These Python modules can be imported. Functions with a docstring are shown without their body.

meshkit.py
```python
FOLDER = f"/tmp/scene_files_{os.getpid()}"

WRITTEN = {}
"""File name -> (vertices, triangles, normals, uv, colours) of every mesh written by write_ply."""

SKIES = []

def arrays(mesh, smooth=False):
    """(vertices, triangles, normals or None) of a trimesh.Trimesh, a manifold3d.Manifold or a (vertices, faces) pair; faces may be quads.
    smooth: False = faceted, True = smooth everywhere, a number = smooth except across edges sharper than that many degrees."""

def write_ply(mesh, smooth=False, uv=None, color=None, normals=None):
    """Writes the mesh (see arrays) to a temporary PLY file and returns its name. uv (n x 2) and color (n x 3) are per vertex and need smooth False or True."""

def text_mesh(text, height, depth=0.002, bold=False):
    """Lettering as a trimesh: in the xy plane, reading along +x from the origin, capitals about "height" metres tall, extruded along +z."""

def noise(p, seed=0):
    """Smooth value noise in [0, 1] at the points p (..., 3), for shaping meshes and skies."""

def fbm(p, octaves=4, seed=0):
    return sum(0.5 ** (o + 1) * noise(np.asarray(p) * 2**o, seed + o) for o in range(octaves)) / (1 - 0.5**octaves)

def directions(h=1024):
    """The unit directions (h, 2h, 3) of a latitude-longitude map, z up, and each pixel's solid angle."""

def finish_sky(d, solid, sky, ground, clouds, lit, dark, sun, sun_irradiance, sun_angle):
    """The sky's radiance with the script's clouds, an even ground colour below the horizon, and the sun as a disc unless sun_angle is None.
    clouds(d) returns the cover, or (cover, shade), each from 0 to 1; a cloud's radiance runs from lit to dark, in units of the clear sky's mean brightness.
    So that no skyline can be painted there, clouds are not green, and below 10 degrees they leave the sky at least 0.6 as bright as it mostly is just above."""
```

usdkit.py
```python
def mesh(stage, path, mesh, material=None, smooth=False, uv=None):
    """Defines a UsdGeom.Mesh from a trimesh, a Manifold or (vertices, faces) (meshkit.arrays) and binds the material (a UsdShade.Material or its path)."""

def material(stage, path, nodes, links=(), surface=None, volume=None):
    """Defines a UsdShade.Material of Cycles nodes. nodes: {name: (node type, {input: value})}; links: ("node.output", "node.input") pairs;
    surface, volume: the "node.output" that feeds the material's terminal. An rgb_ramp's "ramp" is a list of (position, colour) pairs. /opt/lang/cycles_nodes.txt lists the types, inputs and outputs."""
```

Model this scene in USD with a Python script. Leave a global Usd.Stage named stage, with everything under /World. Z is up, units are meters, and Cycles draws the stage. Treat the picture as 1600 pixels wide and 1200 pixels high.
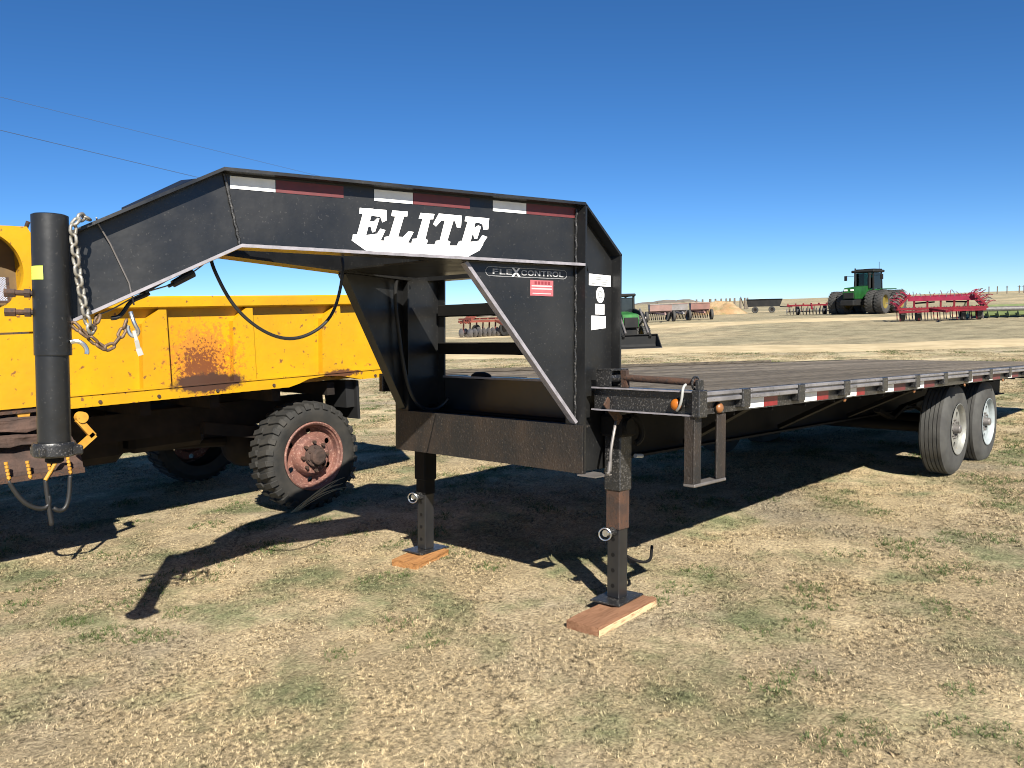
import math, random
import numpy as np, trimesh, usdkit, meshkit
from pxr import Usd, UsdGeom, UsdLux, UsdShade, Gf, Sdf, Vt
from shapely.geometry import Polygon, LineString, Point
from shapely.ops import unary_union

stage = Usd.Stage.CreateInMemory()
UsdGeom.SetStageUpAxis(stage, 'Z')
UsdGeom.SetStageMetersPerUnit(stage, 1.0)
world = UsdGeom.Xform.Define(stage, '/World')
stage.SetDefaultPrim(world.GetPrim())
UsdGeom.Scope.Define(stage, '/World/Looks')
PI = math.pi
A = np.array
rng = np.random.default_rng(7)
random.seed(7)

# ------------------------------------------------------------------ camera, sky, sun, exposure
CW = A([-3.0720, -3.1520, 1.4870])
FW = A([0.7288, 0.6795, -0.0842]); FW /= np.linalg.norm(FW)
RT = A([0.6795, -0.7330, -0.0325]); RT -= FW * (RT @ FW); RT /= np.linalg.norm(RT)
UP = np.cross(RT, FW)
cam = UsdGeom.Camera.Define(stage, '/World/camera')
cam.CreateHorizontalApertureAttr(36.0); cam.CreateVerticalApertureAttr(27.0)
cam.CreateFocalLengthAttr(36.0 * 1298.1 / 1600)
cam.CreateClippingRangeAttr((0.05, 20000.0))
m4 = np.eye(4); m4[0, :3], m4[1, :3], m4[2, :3], m4[3, :3] = RT, UP, -FW, CW
cam.AddTransformOp().Set(Gf.Matrix4d(*m4.ravel().tolist()))
cam.CreateExposureAttr(1.08)

SUN_YAW, SUN_EL = math.radians(32.0), math.radians(38.0)      # the way the light travels, and its height
TO_SUN = A([-math.sin(SUN_YAW) * math.cos(SUN_EL), -math.cos(SUN_YAW) * math.cos(SUN_EL), math.sin(SUN_EL)])
sun = UsdLux.DistantLight.Define(stage, '/World/sun')
sun.CreateIntensityAttr(1.25); sun.CreateAngleAttr(0.53); sun.CreateColorAttr(Gf.Vec3f(1.0, 0.95, 0.86))
sun.CreateNormalizeAttr(True)
zx = TO_SUN; xx = np.cross([0, 0, 1.0], zx); xx /= np.linalg.norm(xx); yx = np.cross(zx, xx)
m4 = np.eye(4); m4[0, :3], m4[1, :3], m4[2, :3] = xx, yx, zx
sun.AddTransformOp().Set(Gf.Matrix4d(*m4.ravel().tolist()))

sky = UsdLux.DomeLight.Define(stage, '/World/sky')
skym = usdkit.material(stage, '/World/Looks/sky_air', {
    's': ('sky_texture', dict(sky_type='single_scattering', sun_disc=False, sun_elevation=SUN_EL, sun_rotation=math.atan2(TO_SUN[0], TO_SUN[1]),
                              altitude=1500.0, air_density=0.69, aerosol_density=0.0, ozone_density=6.2)),
    'h': ('hsv', dict(saturation=1.15, value=1.0)),
    'b': ('background_shader', dict(strength=0.060))},
    [('s.color', 'h.color'), ('h.color', 'b.color')], surface='b.background')
UsdShade.MaterialBindingAPI.Apply(sky.GetPrim()).Bind(skym)
sky.GetPrim().SetCustomDataByKey('kind', 'structure')

# ------------------------------------------------------------------ object helpers
used = {}
def numbered(parent, name):
    k = (parent, name)
    used[k] = used.get(k, -1) + 1
    return name if used[k] == 0 else f'{name}_{used[k]:03d}'
def tag(o, label=None, cat=None, group=None, kind=None):
    p = o.GetPrim() if hasattr(o, 'GetPrim') else o
    for k, v in (('label', label), ('category', cat), ('group', group), ('kind', kind)):
        if v: p.SetCustomDataByKey(k, v)
    return p
def path_of(parent): return str(parent.GetPath()) if parent is not None else '/World'
def thing(name, label, cat, loc=(0, 0, 0), rot=(0, 0, 0), group=None):
    x = UsdGeom.Xform.Define(stage, '/World/' + numbered('/World', name))
    x.AddTranslateOp().Set(Gf.Vec3d(*map(float, loc)))
    if any(rot): x.AddRotateXYZOp().Set(Gf.Vec3f(*map(float, rot)))
    tag(x, label, cat, group)
    return x.GetPrim()
def obj(name, mesh, mat, parent=None, smooth=35, label=None):
    p = path_of(parent)
    if isinstance(mesh, (list, tuple)) and not isinstance(mesh[0], np.ndarray): mesh = trimesh.util.concatenate(list(mesh))
    u = usdkit.mesh(stage, p + '/' + numbered(p, name), mesh, mat, smooth=smooth)
    if label: u.GetPrim().SetCustomDataByKey('label', label)
    return u.GetPrim()
def part(name, parent, label=None):
    p = path_of(parent)
    x = UsdGeom.Xform.Define(stage, p + '/' + numbered(p, name))
    if label: x.GetPrim().SetCustomDataByKey('label', label)
    return x.GetPrim()
def dup(root, loc, rot=(0, 0, 0), label=None, group=None):
    name = root.GetName().rstrip('0123456789').rstrip('_')
    was = dict(root.GetCustomData())
    r = thing(name, label or was['label'], was['category'], loc, rot, group or was.get('group'))
    r.GetReferences().AddInternalReference(root.GetPath()); r.SetInstanceable(True)
    return r

# ------------------------------------------------------------------ mesh helpers
def box(c, s, ch=0.0):
    """box centred at c of size s, edges chamfered by ch"""
    c, s = A(c, float), A(s, float)
    if ch <= 0:
        m = trimesh.creation.box(s); m.apply_translation(c); return m
    h = s / 2; pts = []
    for sx in (-1, 1):
        for sy in (-1, 1):
            for sz in (-1, 1):
                q = A([sx, sy, sz]) * h
                for k in range(3):
                    d = A([sx, sy, sz], float) * ch; d[k] = 0
                    pts.append(q - d)
    m = trimesh.convex.convex_hull(A(pts)); m.apply_translation(c); return m
def bb(x0, x1, y0, y1, z0, z1, ch=0.0):
    return box(((x0 + x1) / 2, (y0 + y1) / 2, (z0 + z1) / 2), (x1 - x0, y1 - y0, z1 - z0), ch)
def frame(p0, p1, up=(0, 0, 1)):
    p0, p1 = A(p0, float), A(p1, float)
    d = p1 - p0; L = np.linalg.norm(d); d = d / L
    up = A(up, float)
    if abs(d @ up) > 0.98: up = A([1.0, 0, 0])
    s = np.cross(up, d); s /= np.linalg.norm(s); u = np.cross(d, s)
    return p0, d, s, u, L
def bar(p0, p1, w, h, up=(0, 0, 1), ch=0.0):
    """box from p0 to p1, w across, h along up"""
    p0, d, s, u, L = frame(p0, p1, up)
    m = box((0, 0, 0), (L, w, h), ch)
    T = np.eye(4); T[:3, 0], T[:3, 1], T[:3, 2], T[:3, 3] = d, s, u, p0 + d * L / 2
    m.apply_transform(T); return m
def rod(p0, p1, r, n=10, r1=None):
    p0, d, s, u, L = frame(p0, p1)
    r1 = r if r1 is None else r1
    a = np.arange(n) * 2 * PI / n
    ring = lambda p, q: p + q * (np.cos(a)[:, None] * s + np.sin(a)[:, None] * u)
    v = np.vstack([ring(p0, r), ring(p0 + d * L, r1), [p0], [p0 + d * L]])
    f = []
    for i in range(n):
        j = (i + 1) % n
        f += [(i, j, n + j), (i, n + j, n + i), (2 * n, j, i), (2 * n + 1, n + i, n + j)]
    return trimesh.Trimesh(v, f, process=False)
def tube(pts, r, n=8, closed=False):
    p = A(pts, float)
    if closed:
        t = np.roll(p, -1, 0) - np.roll(p, 1, 0)
    else:
        t = np.gradient(p, axis=0)
    t /= np.linalg.norm(t, axis=1, keepdims=True) + 1e-12
    a0 = np.cross(t[0], [0, 0, 1.0]) if abs(t[0][2]) < 0.9 else np.cross(t[0], [1.0, 0, 0])
    a0 /= np.linalg.norm(a0); aa = [a0]
    for k in range(1, len(p)):
        q = aa[-1] - t[k] * (aa[-1] @ t[k]); aa.append(q / np.linalg.norm(q))
    aa = A(aa); b = np.cross(t, aa)
    ang = np.arange(n) * 2 * PI / n
    rr = np.broadcast_to(r, (len(p),))[:, None, None]
    v = p[:, None] + rr * (np.cos(ang)[None, :, None] * aa[:, None] + np.sin(ang)[None, :, None] * b[:, None])
    K = len(p); f = []
    for i in range(K if closed else K - 1):
        i2 = (i + 1) % K
        for j in range(n):
            j2 = (j + 1) % n
            f += [(i * n + j, i * n + j2, i2 * n + j2), (i * n + j, i2 * n + j2, i2 * n + j)]
    v = v.reshape(-1, 3)
    if not closed:
        v = np.vstack([v, p[:1], p[-1:]]); c0, c1 = K * n, K * n + 1
        for j in range(n):
            j2 = (j + 1) % n
            f += [(c0, j2, j), (c1, (K - 1) * n + j, (K - 1) * n + j2)]
    return trimesh.Trimesh(v, f, process=False)
def spline(pts, n=24):
    from scipy.interpolate import CubicSpline
    p = A(pts, float); d = np.r_[0, np.cumsum(np.linalg.norm(np.diff(p, axis=0), axis=1))]
    return CubicSpline(d, p)(np.linspace(0, d[-1], n))
def lathe(prof, n=48, axis='y', c=(0, 0, 0), a0=0.0, a1=2 * PI):
    """prof: (radius, height along the axis) pairs"""
    prof = A(prof, float); K = len(prof); full = abs(a1 - a0 - 2 * PI) < 1e-6
    a = a0 + (a1 - a0) * np.arange(n) / (n if full else n - 1)
    ca, sa = np.cos(a)[:, None], np.sin(a)[:, None]
    r, h = prof[None, :, 0], np.broadcast_to(prof[None, :, 1], (n, K))
    v = {'y': np.stack([r * ca, h, r * sa], -1), 'z': np.stack([r * ca, r * sa, h], -1), 'x': np.stack([h, r * ca, r * sa], -1)}[axis].reshape(-1, 3) + A(c, float)
    f = []
    for i in range(n if full else n - 1):
        i2 = (i + 1) % n
        for k in range(K - 1):
            q = (i * K + k, i * K + k + 1, i2 * K + k + 1, i2 * K + k)
            f += [(q[0], q[1], q[2]), (q[0], q[2], q[3])]
    m = trimesh.Trimesh(v, f, process=False)
    return m
def prism(poly, o, u, v, h0, h1):
    """shapely polygon (or points) in the plane o + a*u + b*v, thick from h0 to h1 along u x v"""
    if not hasattr(poly, 'geom_type'): poly = Polygon(poly)
    if not poly.is_valid: poly = poly.buffer(0)
    ms = [trimesh.creation.extrude_polygon(g, h1 - h0, engine='earcut') for g in getattr(poly, 'geoms', [poly])]
    m = trimesh.util.concatenate(ms)
    u, v = A(u, float), A(v, float); w = np.cross(u, v)
    T = np.eye(4); T[:3, 0], T[:3, 1], T[:3, 2], T[:3, 3] = u, v, w, A(o, float) + w * h0
    m.apply_transform(T); return m
def shift(m, d):
    m = m.copy(); m.apply_translation(A(d, float)); return m
def rotz(m, deg, c=(0, 0, 0)):
    m = m.copy(); m.apply_transform(trimesh.transformations.rotation_matrix(math.radians(deg), [0, 0, 1], c)); return m
def ball(c, r, s=(1, 1, 1), sub=2):
    m = trimesh.creation.icosphere(sub, r); m.vertices *= A(s); m.apply_translation(A(c, float)); return m

# ------------------------------------------------------------------ materials
def mat(name, a, b=None, scale=6.0, lo=0.35, hi=0.65, rough=0.5, metal=0.0, spec=0.5, bump=0.0, bscale=60.0, coat=0.0,
        chips=None, chip_scale=90.0, chip_at=0.64, chip_soft=0.03, detail=5.0, rvar=0.0, stretch=None, disp=0.02, obj_space=False, island=0.0, extra=None):
    """paint-like principled: colours a..b over a noise, chips of a third colour over a finer noise"""
    b = b or tuple(x * 0.8 for x in a)
    n = {'g': ('geometry', {}), 'tc': ('texture_coordinate', {}), 'mp': ('mapping', dict(scale=stretch or (1, 1, 1))),
         'n1': ('noise_texture', dict(scale=scale, detail=detail, roughness=0.6)),
         'r1': ('rgb_ramp', {'ramp': [(0, a), (lo, a), (hi, b), (1, b)]}),
         'p': ('principled_bsdf', dict(roughness=rough, metallic=metal, specular_ior_level=spec, coat_weight=coat, coat_roughness=0.15))}
    src = 'tc.object' if obj_space else 'g.position'
    l = [(src, 'mp.vector'), ('mp.vector', 'n1.vector'), ('n1.fac', 'r1.fac')]
    col = 'r1.color'
    if chips:
        n['n2'] = ('noise_texture', dict(scale=chip_scale, detail=3.0, roughness=0.55))
        n['r2'] = ('rgb_ramp', {'ramp': [(0, (0, 0, 0)), (chip_at - chip_soft, (0, 0, 0)), (chip_at + chip_soft, (1, 1, 1)), (1, (1, 1, 1))]})
        n['cm'] = ('mix_color', dict(b=chips))
        l += [('mp.vector', 'n2.vector'), ('n2.fac', 'r2.fac'), ('r2.color', 'cm.fac'), (col, 'cm.a')]
        col = 'cm.result'
    if island:
        n['mr'] = ('map_range', dict(from_min=0.0, from_max=1.0, to_min=1 - island, to_max=1 + island))
        n['hv'] = ('hsv', dict(saturation=1.0))
        l += [('g.random_per_island', 'mr.value'), ('mr.result', 'hv.value'), (col, 'hv.color')]
        col = 'hv.color'
    if extra:   # (centre, size, colour, noise scale): a worn patch with a place of its own on the thing
        for k, (c, s, colr, ns, edge) in enumerate(extra):
            n[f'em{k}'] = ('mapping', dict(mapping_type='texture', location=c, scale=s))
            n[f'el{k}'] = ('vector_math', dict(math_type='length'))
            n[f'en{k}'] = ('noise_texture', dict(scale=ns, detail=6.0, roughness=0.7))
            n[f'ea{k}'] = ('math', dict(math_type='multiply_add', value2=edge, value3=-edge * 0.5))
            n[f'es{k}'] = ('math', dict(math_type='add'))
            n[f'er{k}'] = ('rgb_ramp', {'ramp': [(0, (1, 1, 1)), (0.72, (1, 1, 1)), (0.98, (0, 0, 0)), (1, (0, 0, 0))]})
            n[f'ex{k}'] = ('mix_color', dict(b=colr))
            l += [(src, f'em{k}.vector'), (f'em{k}.vector', f'el{k}.vector1'), (src, f'en{k}.vector'), (f'en{k}.fac', f'ea{k}.value1'),
                  (f'el{k}.value', f'es{k}.value1'), (f'ea{k}.value', f'es{k}.value2'), (f'es{k}.value', f'er{k}.fac'), (f'er{k}.color', f'ex{k}.fac'), (col, f'ex{k}.a')]
            col = f'ex{k}.result'
    l.append((col, 'p.base_color'))
    if rvar:
        n['rr'] = ('map_range', dict(from_min=0.3, from_max=0.7, to_min=rough - rvar, to_max=rough + rvar))
        l += [('n1.fac', 'rr.value'), ('rr.result', 'p.roughness')]
    if bump:
        n['n3'] = ('noise_texture', dict(scale=bscale, detail=4.0, roughness=0.6))
        n['bp'] = ('bump', dict(strength=bump, distance=disp))
        l += [('mp.vector', 'n3.vector'), ('n3.fac', 'bp.height'), ('bp.normal', 'p.normal')]
    return usdkit.material(stage, '/World/Looks/' + name, n, l, surface='p.BSDF')

BLACK = mat('black_trailer_paint', (0.0088, 0.0090, 0.0094), (0.0135, 0.0135, 0.0132), scale=3.0, rough=0.37, rvar=0.1, chips=(0.040, 0.038, 0.035), chip_scale=95, chip_at=0.685, chip_soft=0.05, bump=0.10, bscale=4.5, disp=0.03)
BLACKW = mat('chipped_black_paint', (0.011, 0.011, 0.0115), (0.018, 0.0175, 0.017), scale=8, rough=0.38, chips=(0.085, 0.08, 0.075), chip_scale=120, chip_at=0.60, chip_soft=0.04, bump=0.12, bscale=80)
RUSTBLK = mat('rusty_black_paint', (0.011, 0.0098, 0.009), (0.032, 0.021, 0.014), scale=4, lo=0.42, hi=0.66, rough=0.6, chips=(0.055, 0.045, 0.036), chip_scale=120, chip_at=0.64, chip_soft=0.05, bump=0.3, bscale=90, stretch=(1, 1, 0.6))
RUST = mat('brown_rust', (0.075, 0.035, 0.019), (0.034, 0.020, 0.014), scale=14, rough=0.8, chips=(0.03, 0.02, 0.016), chip_scale=70, chip_at=0.6, bump=0.25, bscale=110)
EDGE = mat('worn_and_sunlit_edge', (0.30, 0.28, 0.30), (0.20, 0.19, 0.20), scale=30, rough=0.45, metal=0.25)  # worn edges; also sunlight and sheen as colour on neck and gusset flanges
GREYRAIL = mat('grey_rail_sheen', (0.24, 0.23, 0.235), (0.14, 0.135, 0.14), scale=9, rough=0.42, metal=0.3, chips=(0.04, 0.035, 0.03), chip_scale=60, chip_at=0.66)  # gloss of the black rails put into the colour as grey, dark chips over it
DARK = mat('dark_steel', (0.006, 0.006, 0.006), (0.010, 0.009, 0.008), scale=5, rough=0.7, bump=0.1, spec=0.15)
GLOSSBLK = mat('glossy_black_sheet', (0.012, 0.012, 0.014), (0.02, 0.02, 0.02), scale=5, rough=0.28, bump=0.05, bscale=14)
WHITE = mat('white_vinyl', (0.80, 0.79, 0.78), (0.74, 0.73, 0.72), scale=12, rough=0.4, chips=(0.58, 0.48, 0.46), chip_scale=38, chip_at=0.66, chip_soft=0.08)
TAPEW = mat('white_reflective_tape', (0.74, 0.75, 0.74), (0.66, 0.67, 0.66), scale=30, rough=0.35)
TAPER = mat('red_reflective_tape', (0.22, 0.012, 0.016), (0.16, 0.010, 0.014), scale=30, rough=0.4)
TAPEF = mat('faded_red_tape', (0.12, 0.020, 0.022), (0.09, 0.018, 0.02), scale=30, rough=0.5)
PINKST = mat('faded_red_sticker', (0.36, 0.095, 0.105), (0.30, 0.08, 0.09), scale=40, rough=0.5)
INKR = mat('dark_red_print', (0.20, 0.02, 0.03), rough=0.6)
INKP = mat('pale_print', (0.62, 0.42, 0.42), rough=0.6)
INKG = mat('grey_print', (0.30, 0.32, 0.31), rough=0.6)
LETTER = mat('silver_lettering', (0.42, 0.42, 0.42), (0.25, 0.25, 0.25), scale=60, rough=0.45)
LIME = mat('lime_sticker', (0.62, 0.75, 0.10), (0.55, 0.68, 0.08), rough=0.5)
RUBBER = mat('black_hose_rubber', (0.016, 0.016, 0.016), rough=0.5)
TYRE = mat('dusty_tyre_rubber', (0.056, 0.055, 0.050), (0.034, 0.033, 0.031), scale=9, rough=0.8, bump=0.15, bscale=120)
TYREB = mat('old_black_tyre', (0.018, 0.018, 0.017), (0.036, 0.033, 0.028), scale=7, rough=0.75, spec=0.3, bump=0.15, bscale=90)
RIMS = mat('silver_wheel_paint', (0.25, 0.25, 0.225), (0.17, 0.165, 0.145), scale=12, rough=0.45, metal=0.2, chips=(0.2, 0.17, 0.13), chip_scale=50, chip_at=0.66)
RIMW = mat('white_wheel_paint', (0.31, 0.345, 0.35), (0.23, 0.255, 0.26), scale=12, rough=0.45, chips=(0.2, 0.18, 0.15), chip_scale=50, chip_at=0.68)
RIMR = mat('rusty_red_wheel', (0.20, 0.085, 0.06), (0.11, 0.05, 0.04), scale=10, rough=0.75, chips=(0.28, 0.16, 0.12), chip_scale=60, chip_at=0.6, bump=0.2, bscale=80)
CHROME = mat('bright_steel', (0.62, 0.62, 0.60), (0.5, 0.5, 0.48), rough=0.25, metal=0.9)
CHAIN = mat('weathered_chain', (0.36, 0.35, 0.31), (0.20, 0.175, 0.14), scale=40, rough=0.5, metal=0.5)
CHAINR = mat('rusty_chain', (0.10, 0.06, 0.035), (0.18, 0.12, 0.08), scale=60, rough=0.6, metal=0.35)
AMBER = mat('amber_lens', (0.42, 0.12, 0.008), (0.30, 0.08, 0.006), rough=0.35)
AMBERF = mat('faded_amber_lens', (0.24, 0.10, 0.035), (0.17, 0.07, 0.025), rough=0.4)
CABLE = mat('pale_cable', (0.35, 0.35, 0.33), rough=0.5)
WIREB = mat('bare_wire', (0.25, 0.24, 0.22), rough=0.5, metal=0.5)
def wood(name, a, b, c, sc=(1.2, 14, 14)):
    return mat(name, a, b, scale=3.0, lo=0.3, hi=0.7, rough=0.95, spec=0.15, chips=c, chip_scale=6.0, chip_at=0.6, chip_soft=0.08, bump=0.35, bscale=12, stretch=sc, island=0.0)
PLANKS = [wood(f'weathered_plank_{w}', tuple(x * k for x in (0.165, 0.140, 0.110)), tuple(x * k for x in (0.105, 0.088, 0.068)), tuple(x * k for x in (0.055, 0.046, 0.038))) for w, k in (('pale', 1.15), ('grey', 0.95), ('dark', 0.75))]
BOARD = wood('fresh_timber', (0.27, 0.145, 0.085), (0.20, 0.10, 0.055), (0.18, 0.09, 0.05), (3, 22, 22))
BOARDEND = wood('pale_split_timber', (0.62, 0.47, 0.28), (0.48, 0.33, 0.18), (0.3, 0.18, 0.1), (3, 22, 22))
BOARD2 = wood('orange_timber', (0.40, 0.20, 0.075), (0.30, 0.14, 0.05), (0.17, 0.08, 0.035), (3, 22, 22))
Y1, Y2 = (0.51, 0.275, 0.002), (0.42, 0.215, 0.003)
YELLOW = mat('yellow_truck_paint', Y1, Y2, scale=2.2, rough=0.45, rvar=0.08, chips=(0.17, 0.075, 0.025), chip_scale=24, chip_at=0.672, chip_soft=0.03, bump=0.22, bscale=3.2, disp=0.03,
             extra=[((-0.25, 2.38, 1.25), (0.25, 0.6, 0.24), (0.44, 0.17, 0.015), 34, 4.2), ((-0.27, 2.38, 1.18), (0.17, 0.6, 0.16), (0.15, 0.048, 0.014), 46, 5.5), ((-0.25, 2.38, 1.07), (0.31, 0.6, 0.075), (0.060, 0.027, 0.015), 18, 1.3), ((0.86, 2.38, 1.055), (0.20, 0.6, 0.035), (0.10, 0.04, 0.016), 26, 2.2)])
YELLOWP = mat('plain_yellow_paint', (0.50, 0.26, 0.03), (0.38, 0.18, 0.02), scale=14, rough=0.5, chips=(0.2, 0.09, 0.03), chip_scale=40, chip_at=0.66)
UNDER = mat('oily_chassis', (0.012, 0.010, 0.009), (0.024, 0.018, 0.014), scale=6, rough=0.8, spec=0.2, bump=0.2, bscale=30)
MUD = mat('rust_caked_iron', (0.085, 0.048, 0.034), (0.035, 0.022, 0.017), scale=7, rough=0.9, bump=0.5, bscale=25)
INSIDE = mat('brown_cab_lining', (0.17, 0.105, 0.04), (0.11, 0.07, 0.03), scale=6, rough=0.8)
MESHW = mat('pale_blue_mesh', (0.5, 0.55, 0.68), rough=0.5)
GREEN = mat('green_tractor_paint', (0.012, 0.082, 0.016), (0.009, 0.055, 0.012), scale=2, rough=0.5, spec=0.3)
GREEN2 = mat('bright_green_paint', (0.025, 0.15, 0.03), (0.012, 0.07, 0.016), scale=3, rough=0.6, spec=0.2)
FARBLK = mat('far_black_steel', (0.012, 0.0125, 0.013), (0.02, 0.019, 0.018), scale=2, rough=0.7, spec=0.2)
FARTYRE = mat('tractor_tyre', (0.03, 0.03, 0.028), (0.045, 0.042, 0.038), scale=2, rough=0.8)
REDM = mat('red_implement_paint', (0.20, 0.012, 0.022), (0.11, 0.010, 0.016), scale=3, rough=0.7, spec=0.2)
REDP = mat('rose_implement_paint', (0.24, 0.014, 0.045), (0.15, 0.012, 0.030), scale=3, rough=0.7, spec=0.2)
REDO = mat('rusty_red_implement', (0.20, 0.045, 0.026), (0.11, 0.03, 0.02), scale=2, rough=0.6)
PINKM = mat('hazed_pink_machine', (0.30, 0.185, 0.16), (0.22, 0.15, 0.13), scale=2, rough=0.7)  # haze put into the colour: paler and less saturated
GREYM = mat('hazed_grey_machine', (0.27, 0.25, 0.25), (0.2, 0.185, 0.17), scale=2, rough=0.7)  # paled in the colour itself, as if through haze
PINKR = mat('hazed_red_machine', (0.28, 0.14, 0.115), (0.2, 0.115, 0.095), scale=2, rough=0.7)  # red with the haze already mixed into it
YGREEN = mat('yellow_green_machine', (0.13, 0.16, 0.055), (0.09, 0.12, 0.04), scale=2, rough=0.6)
STEEL = mat('dull_steel', (0.22, 0.20, 0.19), (0.14, 0.13, 0.12), scale=8, rough=0.5, metal=0.5)
POLEW = mat('grey_pole_timber', (0.16, 0.13, 0.10), (0.11, 0.09, 0.07), scale=3, rough=0.9)
GLASSG = usdkit.material(stage, '/World/Looks/tinted_cab_glass', {'f': ('fresnel', dict(IOR=1.5)), 't': ('transparent_bsdf', dict(color=(0.25, 0.42, 0.38))), 'g': ('glossy_bsdf', dict(color=(0.8, 0.8, 0.8), roughness=0.05)), 'm': ('mix_closure', {})},
                         [('f.fac', 'm.fac'), ('t.BSDF', 'm.closure1'), ('g.BSDF', 'm.closure2')], surface='m.closure')

# ------------------------------------------------------------------ terrain
def sm(a, b, x):
    t = np.clip((np.asarray(x, float) - a) / (b - a), 0, 1); return t * t * (3 - 2 * t)
def H(x, y):
    x, y = np.asarray(x, float), np.asarray(y, float)
    dx, dy = x - CW[0], y - CW[1]; r = np.hypot(dx, dy); th = np.degrees(np.arctan2(dx, dy))
    k = sm(44, 58, th) * (1 - sm(120, 160, th))
    z = k * (0.55 * sm(35, 75, r) + 3.6 * sm(75, 420, r))
    z = z + 3.0 * sm(500, 1500, r) * (meshkit.noise(np.stack([x / 260, y / 260, 0 * x], -1), 3) - 0.35)
    far = np.clip((r - 10) / 10, 0, 1)
    return z + far * 0.05 * (meshkit.noise(np.stack([x / 3.5, y / 3.5, 0 * x], -1), 5) - 0.5)
def on(x, y): return float(H(x, y))
rad = np.r_[0, np.geomspace(0.4, 30, 90), np.geomspace(31, 5200, 110)]
ang = np.linspace(0, 2 * PI, 241)[:-1]
RR, TT = np.meshgrid(rad, ang, indexing='ij')
gx, gy = CW[0] + RR * np.sin(TT), CW[1] + RR * np.cos(TT)
gz = H(gx, gy)
gz += 0.022 * (meshkit.fbm(np.stack([gx * 2.2, gy * 2.2, 0 * gx], -1), 3, 9) - 0.5) * (1 - sm(14, 30, RR))
v = np.stack([gx, gy, gz], -1).reshape(-1, 3); f = []
na = len(ang)
ii, jj = np.meshgrid(np.arange(len(rad) - 1), np.arange(na), indexing='ij')
q = np.stack([ii * na + jj, (ii + 1) * na + jj, (ii + 1) * na + (jj + 1) % na, ii * na + (jj + 1) % na], -1).reshape(-1, 4)
gf = np.vstack([q[:, [0, 2, 1]], q[:, [0, 3, 2]]])

STRAW, STRAW2, GREYG, GREENG = (0.86, 0.685, 0.41), (0.78, 0.63, 0.395), (0.64, 0.545, 0.38), (0.38, 0.40, 0.205)
def patch_nodes(n, l, pos='g.position'):
    """colour of the dry turf by place: straw, grey thatch and greener spots"""
    n['pa'] = ('noise_texture', dict(scale=0.55, detail=4.0, roughness=0.6))
    n['pb'] = ('noise_texture', dict(scale=1.7, detail=4.0, roughness=0.65))
    n['pm'] = ('mapping', dict(location=(13.0, 7.0, 3.0)))
    n['ra'] = ('rgb_ramp', {'ramp': [(0, STRAW), (0.45, STRAW), (0.58, STRAW2), (0.70, GREYG), (1, GREYG)]})
    n['rb'] = ('rgb_ramp', {'ramp': [(0, (0, 0, 0)), (0.49, (0, 0, 0)), (0.58, (0.5, 0.5, 0.5)), (0.66, (0.95, 0.95, 0.95)), (1, (1, 1, 1))]})
    n['mg'] = ('mix_color', dict(b=GREENG))
    l += [(pos, 'pa.vector'), (pos, 'pm.vector'), ('pm.vector', 'pb.vector'), ('pa.fac', 'ra.fac'), ('pb.fac', 'rb.fac'), ('ra.color', 'mg.a'), ('rb.color', 'mg.fac')]
    return 'mg.result'
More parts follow.
